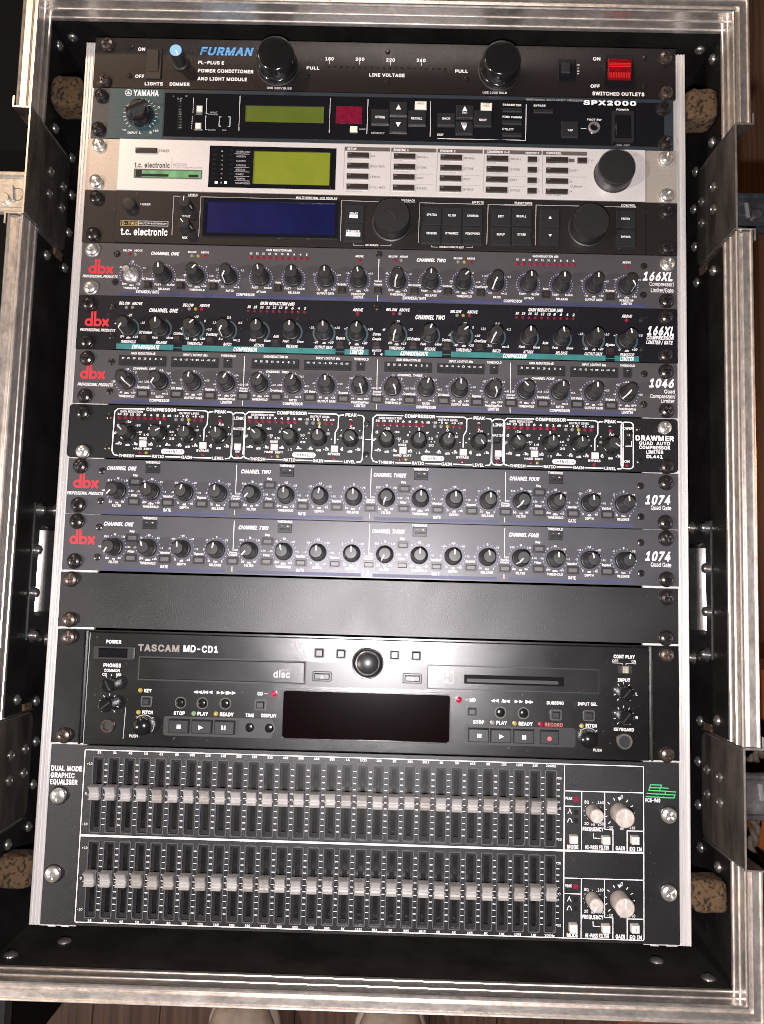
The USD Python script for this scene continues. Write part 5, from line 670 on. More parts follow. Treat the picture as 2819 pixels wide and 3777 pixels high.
# ---------------------------------------------------------------- 12 disc player
def tascam():
    o, d = start('tascam', 11, 2, 'disc_player', 'black two space disc player with dark wine display and transport keys', 'disc player', 'tascam_black', -241, 240.8, y0=1.2, y1=87.6, screws='screw_brown')
    z = 2.4; R, Q = d['R'], d['P']
    part(o, 'face', bx(.5, 45.2, 433, 85.4, -.1, z, .7), 'tascam_black', 20)
    for x in (-218.6, 219.4): part(o, 'ear_ridge', lathe(0, 0, [(1, 0), (1, 1)], 4) if 0 else bx(x, 45, 1.6, 86, -.1, 2.9, .7), 'tascam_black', 30)
    P = Print(o, z + .09)
    up_ = {'MD-CD1', 'TASCAM'}
    P.texts([t for t in d['T'] if t[0] not in ('disc', 'COMPACT')], soft=False); P.texts([t for t in d['T'] if t[0] in ('disc', 'COMPACT')], 1.0, soft=True)
    P.lines(d['L'], col='soft')
    q = R['psw'][0]
    s = part(o, 'power_switch', slab(rr(q[0], q[1], 31, 9.6, .8).difference(rr(q[0] - .5, q[1], 22.5, 7.2, .4)), z - .1, z + 1.3), 'key_black'); part(s, 'rocker', rot(bx(q[0] - .5, q[1], 22, 6.8, z - 1, z + 1.5, .6), .12, (q[0], -q[1], z), (1, 0, 0)), 'gloss_black')
    for i, (x, y) in enumerate((Q['ksw'][0], Q['kvol'][0], Q['inp'][0], Q['inp'][1])):
        k = part(o, 'small_knob', lathe(x, y, [(5.4, z), (5.3, z + 7.5), (4.8, z + 8.3), (0, z + 8.5)], 26), 'knob_gloss')
        part(k, 'grip', rot(bx(x, y, 1.3, 8.5, z + 8.3, z + 9, .2), math.radians((25, -50, 140, 140)[i]), (x, -y, 0)), 'key_black')
        P.add(dots(x, y, 6.3, 3 if i == 0 else 9, -35 if i == 0 else -140, 35 if i == 0 else 140, 0, length=1.6, w=.35))
    for i, (x, y) in enumerate((Q['jack'][0], Q['din'][0])):
        j = part(o, ('headphone_jack', 'keyboard_socket')[i], lathe(x, y, [(5.3 + i * .7, z), (5.3 + i * .7, z + 1), (4.8 + i * .7, z + 1.6), (3.6 + i * .9, z + 1.6), (3.3 + i * .9, z + .4)], 30), ('screw_brown', 'dull_steel')[i])
        part(j, 'bore', lathe(x, y, [(4.6, z + .3), (0, z + .3)], 24), 'slot_dark')
    def key(x, y, w, h, frame=True, m='key_black', sy=''):
        f = part(o, 'square_button', slab(rr(x, y, w, h, 1.3).difference(rr(x, y, w - 1.1, h - 1.1, 1)), z - .1, z + .5), 'pale_lip')
        part(f, 'gap', bx(x, y, w - 1, h - 1, z - .1, z + .12, .02), 'slot_dark', False)  # dark plate stands in for the shade around the cap
        b = part(f, 'cap', bx(x, y, w - 2.9, h - 2.9, z - .1, z + 2.2, .7), m)
        return f
    for q in R['mbtn']: key(q[0], q[1], 8.7, 8.4)
    for q in R['oc']: key(q[0], q[1], 14.8, 7.6)
    for q in R['cdbtn'] + R['mdbtn'] + R['dub']: key(q[0], q[1], 8.8, 8.0)
    key(*R['keybtn'][0][:2], 8.4, 8.0)
    for x, y in [R['oc'][0][:2], R['oc'][1][:2]]: P.add(tri(x, y - .3, 2.6, 1.6, 'up').union(rr(x, y + 1.2, 2.6, .5, 0)), 'soft', 2.25)
    t_ = part(o, 'cd_tray', bx(-111.1, 29.3, 127.6, 16.0, z - .1, z + 1.0, .5), 'tascam_black', 20); part(t_, 'gap', bx(-111.1, 29.3, 130, 18.2, z - .1, z + .12, .02), 'slot_dark', False)  # the dark plate beneath stands in for shade around the tray
    x, y, w, h = 112.9, 29.4, 130.4, 17.0
    part(o, 'minidisc_bay', slab(rr(x, y, w, h, .6).difference(rr(113.8, 30.4, 77, 7, .5)), z - .1, z + 1.0), 'tascam_black', 20); part(o, 'bay_gap_shade', bx(x, y, w + 1.6, h + 1.6, z - .1, z + .1, .02), 'slot_dark', False)  # dark plate behind the bay stands in for shade at its edge
    b = part(o, 'minidisc_slot', slab(rr(113.8, 30.4, 77.4, 7.4, .5).difference(rr(112.5, 31.3, 70, 2.6, .3)), z, z + .4), 'gloss_black', 20)
    part(b, 'opening', bx(112.5, 31.3, 70.5, 3, z - .1, z + .12, .02), 'slot_dark')
    P.add(rr(63.5, 29.8, 8, 8, .6).difference(rr(63.5, 29.8, 7.3, 7.3, .4)), 'soft', 1.0); P.texts([('M', 62, 28, 2.6, 2.4, 'out'), ('D', 62, 31.8, 2.4, 2.4, 'out')], 1.0)
    P.add(unary_union([rr(64.4 + i * .7, 29.8, .3, 6, 0) for i in range(4)]), 'mute', 1.0)
    part(o, 'centre_panel', slab(rr(.3, 30.2, 93, 18.5, .5).difference(Point(1, -20.3).buffer(12.6, quad_segs=12)), z - .1, z + .5), 'key_black', 20)
    wl = part(o, 'jog_well', lathe(1, 20.3, [(12.4, z), (12.2, z + .6), (11.5, z + .8), (9.2, z + .2)], 48), 'gloss_black')
    k = part(o, 'jog_dial', lathe(1, 20.3, [(8.6, z), (8.6, z + 4.5), (8.0, z + 6.2), (5.5, z + 7.6), (0, z + 8.3)], 44), 'key_black')
    part(k, 'rim', lathe(1, 20.3, [(9.2, z), (9.2, z + 2.2), (8.7, z + 2.5)], 44), 'bright_metal')
    f = part(o, 'display_frame', slab(rr(1.1, 61.6, 134, 40.8, 3).difference(rr(1.0, 60.8, 127.6, 35.6, 2)), z - .1, z + 1.5), 'tascam_black', 25)
    part(f, 'wine_display', bx(1, 60.8, 128, 36, z - .1, z + .5, .02), 'lcd_wine')
    part(f, 'inner_bead', slab(rr(1.0, 60.8, 129.2, 37.2, 2.4).difference(rr(1.0, 60.8, 128.2, 36.2, 2)), z + 1.4, z + 2.0), 'screw_black', 25)
    for (xs, sy, nm) in ((R['cap'], Q['sym'], 0), (R['cap2'], Q['sym2'], 1)):
        x0, x1 = min(q[0] - q[2] / 2 for q in xs), max(q[0] + q[2] / 2 for q in xs)
        part(o, 'key_well', slab(rr((x0 + x1) / 2 + (5 if nm else 12), 72.2, x1 - x0 + (16 if nm else 32), 14.5, 2), z - .1, z + .22), 'slot_dark', 20)
        for i, q in enumerate(xs):
            part(o, 'transport_key', bx(q[0], 72, 16.0 if not (nm and i == 3) else 14.4, 10.6, z, z + 4.0, .6, .3), 'key_black', label=None if not (nm and i == 3) else 'record key with a red dot')
            x, y = sy[i]
            zz = 4.0
            P.add((rr(x, y, 3, 3, 0), tri(x, y, 3.8, 3.4, 'right'), rr(x - .95, y, 1.1, 3.2, 0).union(rr(x + .95, y, 1.1, 3.2, 0)), Point(x, -y).buffer(1.7))[i], 'red_soft' if i == 3 else 'white', zz)
    for p in (Q['stopb'][0], *Q['rew'], *Q['td'], *Q['rew2']):
        part(o, 'round_button', lathe(p[0], p[1], [(3.4, z), (3.3, z + 1.2), (2.4, z + 2.4), (0, z + 2.9)], 24), 'knob_gloss')
        P.add(Point(p[0], -p[1]).buffer(4.3).difference(Point(p[0], -p[1]).buffer(4.0)), 'mute')
    for x, y in ((-169.2, 72.4), (170.5, 72.3)):
        k = part(o, 'pitch_knob', lathe(x, y, [(7, z), (6.9, z + 5), (6.2, z + 7.5), (4, z + 9), (0, z + 9.6)], 36), 'knob_gloss')
        P.add(arc(x, y, 7.6, 8.0, -50, 50, 16).union(arc(x, y, 7.6, 8.0, 80, 130, 8)), 'soft')
        P.texts([('-', x - 6, y - 6.3, 1.2, .9, 'b'), ('+', x + 6.6, y - 5.9, 1.4, 1.4, 'b')])
    for p, mm, r in ((Q['leds'][0], 'led_yellow', 1.4), (Q['leds'][1], 'led_yellow', 1.4), (Q['leds'][2], 'led_green', 1.4), (Q['leds'][3], 'led_yellow', 1.4), (Q['leds2'][0], 'led_clear', 1.4), (Q['leds2'][1], 'led_yellow', 1.4), (Q['leds2'][2], 'led_red_bright', 1.5), (Q['leds2'][3], 'led_yellow', 1.4), (Q['cdled'][0], 'led_red_bright', 2.0), (Q['mdled'][0], 'led_red_bright', 2.0)):
        led(o, *p, mm, r, z)
    for i, (x, y) in enumerate(Q['tri'] + Q['tri2']): P.add(tri(x, y, 2.9, 2.5, ('left', 'left', 'left', 'left', 'right', 'right', 'right', 'right')[i % 8]), 'white')
    for x in (-117.8, 112.0): P.add(unary_union([stroke([(x - 7.4, 47.4), (x - 6.8, 45)], .4), rr(x - 6.2, 46.2, .5, 2.5, 0), rr(x + 10.6, 46.2, .5, 2.5, 0), stroke([(x + 11.2, 47.4), (x + 11.8, 45)], .4)]), 'white')
    q = R['slide'][0]
    s = part(o, 'slide_switch', bx(q[0], q[1], 10.3, 5.8, z - .1, z + .2, .05), 'slot_dark'); part(s, 'slider', J(*[bx(q[0] - 1.6 + i * 1.1, q[1], .8, 5.2, z, z + 2.2, .2) for i in range(4)]), 'latch_steel', False)
    P.done()

# ---------------------------------------------------------------- 13 graphic equaliser
FQ = '25 31 40 50 63 80 100 125 160 200 250 315 400 500 630 800 1K 1K25 1K6 2K 2K5 3K15 4K 5K 6K3 8K 10K 12K5 16K 20KHz'.split()
def equaliser():
    label = 'dark three space graphic equaliser with two rows of grey faders, bottom unit'
    o = thing('graphic_equaliser', label, 'graphic equaliser', (0, (8 - 13) * U / 1000, ZR)); d = D['bss']; R, Q = d['R'], d['P']
    X = [-203 + 11.93 * i for i in range(30)]; DY = 62.4
    plate = rr(0, 66.7, 480.6, 132.6, .6)
    holes = unary_union([rr(x, 36.6 + dy, 7.8, 55.4, .8) for x in X for dy in (0, DY)])
    part(o, 'front_panel', slab(plate.difference(holes), -2.5, 0), 'eq_charcoal', 20)
    part(o, 'chassis', bx(0, 66.7, 436, 130, -260, -9), 'chassis', 20)
    part(o, 'slot_backing', bx(-31, 66.6, 372, 124, -9, -7, .1), 'slot_metal', 20)
    for i, (x, y) in enumerate(Q['rs']): rack_screw(o, x, y, 'screw_silver', r=1.12)
    P = Print(o)
    ys = [-5.4, -4.9, -3.4, -1.6, 0, 1.4, 1.7, 3.4, 4.8, 5.3]; hw = [4.05, 4.1, 3.85, 3.7, 3.75, 3.95, 3.85, 3.85, 4.0, 3.95]; zt = [9.2, 10.6, 9.2, 7.8, 7.1, 7.2, 6.6, 7.2, 8.8, 7.4]
    v, f = [], []
    for yy, w, zz in zip(ys, hw, zt): v += [(-w, -yy, 2.2), (-w, -yy, zz - .5), (-w + .5, -yy, zz), (w - .5, -yy, zz), (w, -yy, zz - .5), (w, -yy, 2.2)]
    for i in range(len(ys) - 1):
        for j in range(5): a = i * 6 + j; f += [(a, a + 7, a + 1), (a, a + 6, a + 7)]
    f += [(0, 1, 2), (0, 2, 3), (0, 3, 4), (0, 4, 5)]; e = (len(ys) - 1) * 6; f += [(e, e + 2, e + 1), (e, e + 3, e + 2), (e, e + 4, e + 3), (e, e + 5, e + 4)]
    cap = tm(v, f)
    if cap.face_normals[4][2] < 0 and cap.volume < 0: cap.invert()
    cap = J(cap, bx(0, 1.5, 9.2, .8, 4, 7.7, .2), bx(0, 0, 1.6, 6, -7, 2.4, .1))
    for r, dy in enumerate((0, DY)):
        for i, x in enumerate(X):
            s = J(slab(rr(x, 36.6 + dy, 7.9, 55.5, .7).difference(rr(x + .1, 36.0 + dy, 3.6, 49.7, .4)), -2.4, -1.5))
            s = part(o, 'fader_slot', s, 'slot_frame', 20)
            part(s, 'glint_lip', slab(rr(x, 36.6 + dy, 8.9, 56.6, 1.2).difference(rr(x, 36.6 + dy, 7.7, 55.3, .7)), -.2, .5), 'pale_lip', 20)  # raised rim added in a paler colour for the edge glint
            c = cap.copy(); c.apply_translation((x, -(34.2 + (0 if r == 0 else .4) + rng.uniform(-.55, .55) + dy), 0))
            part(o, 'fader_cap', c, 'fader_cap' if rng.random() < .65 else 'fader_cap_worn', 25)
            P.add(unary_union([rr(x + 5.75, 13.9 + q * 4.5 + dy, 2.3, .5, 0) for q in range(11)]))
            P.texts([(FQ[i], x, 5.2 if r == 0 else 129.2, {1: .9, 2: 2.7, 3: 3.9, 4: 5.0, 5: 7.4}[len(FQ[i])], 1.75, 'b')])
        P.texts([('+10', -209.9, 13.9 + dy, 3.9, 1.75, 'r'), ('0', -211.6, 36.2 + dy, 1.3, 1.75, 'r'), ('-10', -211.0, 58.8 + dy, 4, 1.75, 'r'), ('+10', 149, 14.2 + dy, 3.9, 1.75, 'r'), ('0', 150.2, 36.6 + dy, 1.3, 1.75, 'r'), ('-10', 149.4, 59.3 + dy, 4, 1.75, 'r')])
    W = .55
    P.add(rr(-.3, 67.05, 428, 127.5, 1.2).difference(rr(-.3, 67.05, 428 - 2 * W, 127.5 - 2 * W, .8)))
    P.add(rr(-.1, 67.25, 427.4, 1.35, 0)); P.add(rr(153.3, 67.0, W + .1, 127, 0))
    main = [t for t in d['T'] if t[0] in ('DUAL MODE', 'GRAPHIC', 'EQUALISER', 'FCS-960')]
    P.texts(main)
    ctl = [t for t in d['T'] if t not in main and 153 < t[1] < 214 and t[0] not in ('-10', '+10', '0') or (t[0] in ('0', '-10', '+10') and t[1] > 180)]
    for r, dy in enumerate((0, 63.9)):
        yb = 66.8 if r == 0 else 130.6 - dy
        P.texts([(t, x, y + dy, w, h, s) for t, x, y, w, h, s in ctl])
        P.lines([(W, [(a, b + dy) for a, b in pl]) for pl in ([(153.3, 23.4), (213.7, 23.2)], [(166.5, 23.4), (166.5, yb)], [(183.9, 23.4), (184.1, 50.9), (190.2, 51.1), (190.2, yb)], [(200.9, yb), (200.9, 51.5), (213.6, 51.4)], [(153.3, 34.6), (166.5, 34.7)])])
        P.lines([(.4, [(175.4, 53.9 + dy), (175.5, 57.5 + dy), (181.4, 57.6 + dy)])])
        P.lines([(.4, [(156, 40.2 + dy), (157, 38.5 + dy), (157.5, 36.8 + dy), (158, 38.5 + dy), (159, 40.2 + dy)]), (.4, [(155.8, 46.6 + dy), (156.6, 44.6 + dy), (157.2, 43.6 + dy), (158, 43.6 + dy), (158.6, 44.6 + dy), (159.4, 46.6 + dy)])])
        for i, q in enumerate(R['led']): part(o, 'indicator_light', bx(162.2, q[1] + dy, 3.4, 3.4, -.1, .6, .2), 'led_red' if i == 0 else 'led_off', False)
        for q in R['btn']:
            b = part(o, 'square_button', bx(q[0], q[1] + dy, 5.9, 5.9, 0, 5.2, .5, .2), 'key_cream'); part(b, 'foot', bx(q[0], q[1] + dy - .6, 7, 7.6, 0, .25, .1), 'slot_dark', False)
        P.add(rr(R['btn'][2][0], R['btn'][2][1] + dy, .5, 2.4, 0), 'dark', 5.15)
        for x, y, rr0, h, ang in ((174.9, 38.1, 5.1, 14, -150), (195.1, 38.3, 7.0, 16, 0)):
            y += dy
            k = part(o, 'pale_knob', lathe(x, y, [(rr0 + .1, 0), (rr0 + .1, h - 1.2), (rr0 - .5, h - .2), (rr0 - .9, h), (0, h)], 36), 'knob_pale', 30)
            pointer(k, x, y, ang, [(.2, h), (rr0 - .6, h)], .8)
            if rr0 > 6: P.add(dots(x, y, 9.6, 9, -135, 90, 0, length=2, w=.5)); P.add(tri(x, y - 10, 2.6, 2.4, 'down'))
            else: P.add(dots(x, y, 6.6, 11, -145, 145, .5))
    lx = lambda p: [(214.9 + (a - 1168) * .0672, 16.4 + (b - 310) * .0612) for a, b in p]
    P.add(unary_union([stroke(lx(p), .78) for p in ([(1205, 388), (1225, 318), (1348, 320), (1338, 352), (1428, 357)], [(1215, 353), (1338, 353)], [(1200, 388), (1325, 390), (1336, 352)], [(1320, 390), (1512, 398)], [(1395, 395), (1385, 432), (1500, 433), (1488, 470), (1370, 470)], [(1180, 425), (1385, 431)], [(1170, 463), (1372, 470)], [(1300, 425), (1296, 442)], [(1372, 455), (1368, 475)])]), 'green')
    P.done()
# ---------------------------------------------------------------- the setting: floor
fl = thing('floor', 'dark reddish brown plank floor around the case', None, (0, 0, 0), None, 'structure')
for i in range(34):
    x = -1.6 + i * .095 + .0475
    b = bx(x * 1000, 0, 94.2, 3200, -20, rng.uniform(-.4, 0), .8)
    part(fl, 'plank', rot(b, -.03), 'wood_floor', 20)

# ---------------------------------------------------------------- the flight case
case = thing('flight_case', 'black flight case with worn aluminium edging holding the rack', 'flight case', (0, 0, 0))
XI, YT_, YB_ = 275.0, 363.5, -381.5
Z0 = ZR * 1000
def sweep(prof, a0, a1, mit0, mit1, side):
    """A profile [(outwards, z), ...] drawn along one side of the case; an end is mitred (1) or square (0)."""
    n = len(prof); v = []
    for k, (a, mt) in enumerate(((a0, mit0), (a1, mit1))):
        for p, z in prof:
            al = a + (p * mt if k else -p * mt)
            v.append({'right': (XI + p, al, z + Z0), 'left': (-XI - p, al, z + Z0), 'top': (al, YT_ + p, z + Z0), 'bottom': (al, YB_ - p, z + Z0)}[side])
    f = []
    for i in range(n):
        j = (i + 1) % n; f += [(i, j, n + j), (i, n + j, n + i)]
    c, t = trimesh.creation.triangulate_polygon(Polygon(prof), engine='earcut')
    key = {(round(a, 4), round(b, 4)): i for i, (a, b) in enumerate(prof)}
    ix = [key[(round(a, 4), round(b, 4))] for a, b in c]
    for q in t: f += [tuple(ix[i] for i in q), tuple(n + ix[i] for i in q[::-1])]
    m = tm(v, f); m.fix_normals(); return m
RIM = [(0, 8), (0, 11.2), (-.6, 11.6), (-.9, 12.1), (-.6, 12.7), (0, 13.0), (0, 21.2), (-.6, 21.6), (-.9, 22.1), (-.6, 22.7), (0, 23.0), (0, 31.6), (-.7, 32.1), (-.8, 33.2), (-.1, 34.2), (1.1, 34.2), (1.9, 33.2), (2.3, 30.8), (3.2, 31.4), (3.7, 30.6), (4.6, 30.6), (5.0, 32.7), (10.0, 33.0), (10.5, 34.4), (11.5, 34.6), (12.2, 33.8), (12.3, 8)]
RT, RB, LT, LB = (269.6, 185.2), (-204.2, -288.6), (271.0, 185.2), (-204.0, -288.6)
part(case, 'edge_extrusion', sweep(RIM, -XI, XI, 1, 1, 'top'), 'rim_level', 25)
part(case, 'edge_extrusion', sweep(RIM, -XI, XI, 1, 1, 'bottom'), 'rim_level', 25)
for side, (t, b) in (('right', (RT, RB)), ('left', (LT, LB))):
    for a0, a1, m0, m1 in ((t[0] + 1, YT_, 0, 1), (b[0] + 1, t[1] - 1, 0, 0), (YB_, b[1] - 1, 1, 0)):
        part(case, 'edge_extrusion', sweep(RIM, a0, a1, m0, m1, side), 'rim_upright', 25)
def wall(x0, x1, y0, y1, z0, z1, m='case_black', name='wall'):
    part(case, name, bx((x0 + x1) / 2, -(y0 + y1) / 2, x1 - x0, y1 - y0, z0 + Z0, z1 + Z0, .2), m, 20)
wall(-286, -276.5, YB_ - 11, YT_ + 11, -545, 8.5); wall(276.5, 286, YB_ - 11, YT_ + 11, -545, 8.5)
wall(-276.4, 276.4, YT_ + 1.5, YT_ + 11, -545, 8.5); wall(-276.4, 276.4, YB_ - 11, YB_ - 1.5, -545, 8.5, 'case_black_lit')  # bottom wall takes the lighter copy, its light put into colour
wall(-286, 286, YB_ - 11, YT_ + 11, -556, -545.2, name='back')
def inward(m, s, x, y, z):
    """Turns a piece made along z so that it points into the case from the wall at x (s = side)."""
    rot(m, -s * math.pi / 2, (0, 0, 0), (0, 1, 0)); m.apply_translation((x, y, z + Z0)); return m
RIV = [(4.4, 0), (4.3, .7), (3.6, 1.9), (2.2, 2.7), (1.3, 2.9), (1.2, 1.9), (0, 1.9)]
for s in (-1, 1):
    for y, z in ((355, -11), (283, -14), (277, -50), (245, -55), (210, -54), (172, -14), (176, -50), (320, -52), (-192, -15.5), (-198, -51), (-232, -56), (-267, -56), (-300, -52), (-303.5, -17)):
        part(case, 'rivet', inward(lathe(0, 0, RIV, 18), s, s * 276.5, y, z), 'rivet_metal')
    m = lathe(0, 0, RIV, 18); rot(m, math.pi / 2, (0, 0, 0), (1, 0, 0)); m.apply_translation((s * 267, YT_ + 1.5, Z0 - 14)); part(case, 'rivet', m, 'rivet_metal')
    for x, z in ((235, -37), (265.5, -11)):
        m = lathe(0, 0, [(5.5, 0), (5.2, 1), (4, 2), (1.5, 2.6), (0, 2)], 20); rot(m, -math.pi / 2, (0, 0, 0), (1, 0, 0)); m.apply_translation((s * x, YB_ - 1.5, Z0 + z)); part(case, 'screw', m, 'rivet_metal' if z > -20 else 'dull_steel')
# latch recesses: bent sheet set into the edge, four rivets each
for s, (t, b) in ((1, RT), (1, RB), (-1, LT), (-1, LB)):
    line = [(288.2, t + 9), (288.2, t + .2), (274.6, t), (274.6, b), (288.2, b - .2), (288.2, b - 9)]
    sh = LineString([(s * x, y) for x, y in line]).buffer(3, quad_segs=4).buffer(-2.3, quad_segs=4)
    core = LineString([(s * x, y) for x, y in line])
    rounded = core.buffer(4, join_style='round', quad_segs=5).buffer(-4, quad_segs=5)
    front = LineString([(s * x, y) for x, y in line]).buffer(.6, cap_style='flat', join_style='round', quad_segs=5)
    deep = slab(sbox(-42 + 9, b, 2.2, t).union(sbox(-42, b + 9, 0, t - 9)).union(Point(-33, b + 9).buffer(9)).union(Point(-33, t - 9).buffer(9)), -.6, .6)
    deep.vertices = deep.vertices[:, [2, 1, 0]]; deep.invert(); deep.apply_translation((s * 274.6, 0, Z0))
    dish = part(case, 'latch_recess', J(slab(front, Z0 + 2, Z0 + 35.0), deep), 'dish_metal', 30)
    part(dish, 'end_flange', J(bx(s * 275.9, -(t + 1), 3.6, 1.2, Z0 - 42, Z0 + 8), bx(s * 275.9, -(b - 1), 3.6, 1.2, Z0 - 42, Z0 + 8)), 'dish_metal')
    part(dish, 'bright_edge', slab(front, Z0 + 34.9, Z0 + 35.7), 'rim_upright', 30)
    part(dish, 'rolled_edge', J(bx(s * 274.4, -(t - .6), 1.8, 1.3, Z0 - 32, Z0 + 34, .4), bx(s * 274.4, -(b + .6), 1.8, 1.3, Z0 - 32, Z0 + 34, .4)), 'dull_steel')
    part(dish, 'gap_light_strip', bx(s * 275.9, -(b - 4) if t > 0 else -(t + 4), 2.2, 6, Z0 - 40, Z0 - 26, .3), 'foam')  # added tan strip stands in for light showing through a gap
    mid = (t + b) / 2 + 3.5
    for y in (mid - 9.5, mid + 9.5):
        for z in (-7, -32):
            part(dish, 'rivet', inward(lathe(0, 0, [(4.2, 0), (4.2, .8), (3.4, 1.5), (2.2, 1.7), (1.7, .9), (0, .8)], 18), s, s * 274.0, y, z), 'rivet_metal')
# recessed handles seen from inside the case, with their bolts
for s in (-1, 1):
    pr = [(277, -33.5), (275.6, -33.9), (271.2, -35.8), (269.4, -37.6), (265.5, -50), (262.6, -110), (277, -110)]
    y0, y1 = -127, -52
    v = [(s * x, y, z + Z0) for y, ins in ((y0, 0), (y0 + 4, 1), (y1 - 4, 1), (y1, 0)) for x, z in [(277 - (277 - a) * (1 if ins else .35), -110 + (b + 110) * (1 if ins else .97)) for a, b in pr]]
    n = len(pr); f = []
    for k in range(3):
        for i in range(n):
            j = (i + 1) % n; f += [(k * n + i, k * n + j, (k + 1) * n + j), (k * n + i, (k + 1) * n + j, (k + 1) * n + i)]
    for i in range(1, n - 1): f += [(0, i, i + 1), (3 * n, 3 * n + i + 1, 3 * n + i)]
    m = tm(v, f); m.fix_normals()
    h = part(case, 'handle_dish', m, 'dish_dark', 25, 'back of a recessed handle seen from inside')
    part(h, 'flange', bx(s * 276.2, 90, 1.4, 112, Z0 - 112, Z0 - 24, .3), 'black_steel')
    for y, z in ((-37, -63), (-39.5, -31), (-73, -28), (-108, -28), (-142.5, -33), (-147.5, -62)):
        b = inward(lathe(0, 0, [(5.8, 0), (5.8, .7), (3.9, .8), (3.9, 3), (3.2, 4.6), (1.4, 5.6), (0, 5.7)], 18), s, s * 275.5, y, z)
        part(h, 'bolt', b, 'rivet_metal')
# butterfly latches behind the recesses
def latch(pts, m, label, disc=None):
    s, x0, x1, y0, y1, z = pts
    xc, w = s * (x0 + x1) / 2, x1 - x0
    l = part(case, 'butterfly_latch', J(bx(xc, -(y0 + y1) / 2, w, y1 - y0, Z0 + z - 3, Z0 + z, .4), bx(xc, -(y1 - 2.5), w, 4.5, Z0 + z - 3, Z0 + z + 2.5, 1), bx(xc, -(y0 + 2.5), w, 4.5, Z0 + z - 3, Z0 + z + 2, 1)), m, 25, label)
    if disc:
        part(l, 'stud', lathe(disc[0], -disc[1], [(4.4, Z0 + z), (4.4, Z0 + z + 2.4), (3.9, Z0 + z + 3), (0, Z0 + z + 3)], 24), m)
        part(l, 'tongue', rot(bx(disc[0] - s * 6.6, -disc[1] - 4, 2.6, 12, Z0 + z, Z0 + z + 2.2, .5), .12, (disc[0], disc[1], 0)), 'bright_metal')
        part(l, 'spring_ring', ink(Point(disc[0] - s * 9.5, disc[1] + 4).buffer(5.2).difference(Point(disc[0] - s * 9.5, disc[1] + 4).buffer(4.7)), Z0 + z + .2), 'dull_steel', False)
latch((-1, 276, 318, 187.5, 221.5, 28), 'latch_steel', 'silver latch plate at the upper left', (-293.2, 199.2))
latch((1, 280.5, 320, 190.5, 222.5, 18), 'latch_black', 'black latch at the upper right', (297, 205))
latch((1, 278.5, 320, -258.5, -224.5, 18), 'dull_steel', 'dark grey latch at the lower right', (301, -241))

# ---------------------------------------------------------------- the inner frame with its rack rails
fr = thing('rack_frame', 'inner shock mounted frame with bare aluminium rack rails either side of the units', 'rack frame', (0, 0, ZR))
def profx(pts, y0, y1): return slab(Polygon(pts), 0, y1 - y0)
for s in (-1, 1):
    pts = [(214, -7), (214, -2.7), (242.6, -2.7), (242.8, -3.6), (243.3, -3.6), (243.5, -2.7), (245.2, -2.7), (245.4, -3.6), (245.9, -3.6), (246.1, -2.7), (247.6, -2.7), (247.8, -3.5), (248.2, -3.5), (248.4, -2.7), (249.6, -2.7), (250, -3.1), (250, -40), (247.8, -40), (247.8, -7)]
    n = len(pts); y0, y1 = -357, 352.6
    v = [(s * x, y, z) for y in (y0, y1) for x, z in pts]; f = []
    for i in range(n):
        j = (i + 1) % n; f += [(i, j, n + j), (i, n + j, n + i)]
    c, t = trimesh.creation.triangulate_polygon(Polygon(pts), engine='earcut'); key = {(round(a, 3), round(b, 3)): i for i, (a, b) in enumerate(pts)}; ix = [key[(round(a, 3), round(b, 3))] for a, b in c]
    for q in t: f += [tuple(ix[i] for i in q), tuple(n + ix[i] for i in q[::-1])]
    m = tm(v, f); m.fix_normals(); part(fr, 'rack_rail', m, 'aluminium', 20)
    part(fr, 'side_board', bx(s * 245.5, 0, 9, 716, -330, -40.2), 'case_black', 20)
part(fr, 'end_board', bx(0, -358.4, 500, 5, -330, -30), 'case_black', 20); part(fr, 'end_board', bx(0, 361, 500, 7, -330, -22), 'case_black', 20)
part(fr, 'rail_foot', J(bx(-222, 356.6, 6, 1.6, -5, -1.6, .2), bx(-232, 356.6, 6, 1.6, -5, -1.6, .2), bx(222, 356.6, 6, 1.6, -5, -1.6, .2), bx(235, 356.6, 8, 1.6, -5, -1.6, .2)), 'aluminium')
# foam blocks that float the frame
for nm, s, y0, y1 in (('speckled foam block in the upper left gap beside the rail', -1, 294.5, 321.5), ('speckled foam block in the upper right gap beside the rail', 1, 294.5, 321.8), ('speckled foam block in the lower left gap beside the rail', -1, -331, -306.5), ('speckled foam block in the lower right gap beside the rail', 1, -332, -307.6)):
    o = thing('foam_block', nm, 'foam block', (s * .2632, (y0 + y1) / 2000, ZR + .002))
    h = y1 - y0
    import meshkit
    m = trimesh.creation.icosphere(4); v = m.vertices
    v = np.sign(v) * np.abs(v) ** .42; v = v / np.max(np.abs(v), axis=0) * [13.2, h / 2, h / 2]
    v += (meshkit.fbm(v * .22 + 50 * s + y0, 3) - .5)[:, None] * 2.2 * m.vertices
    m = tm(v + [0, 0, -h / 2 + 1], m.faces)
    part(o, 'block', m, 'foam', 40)

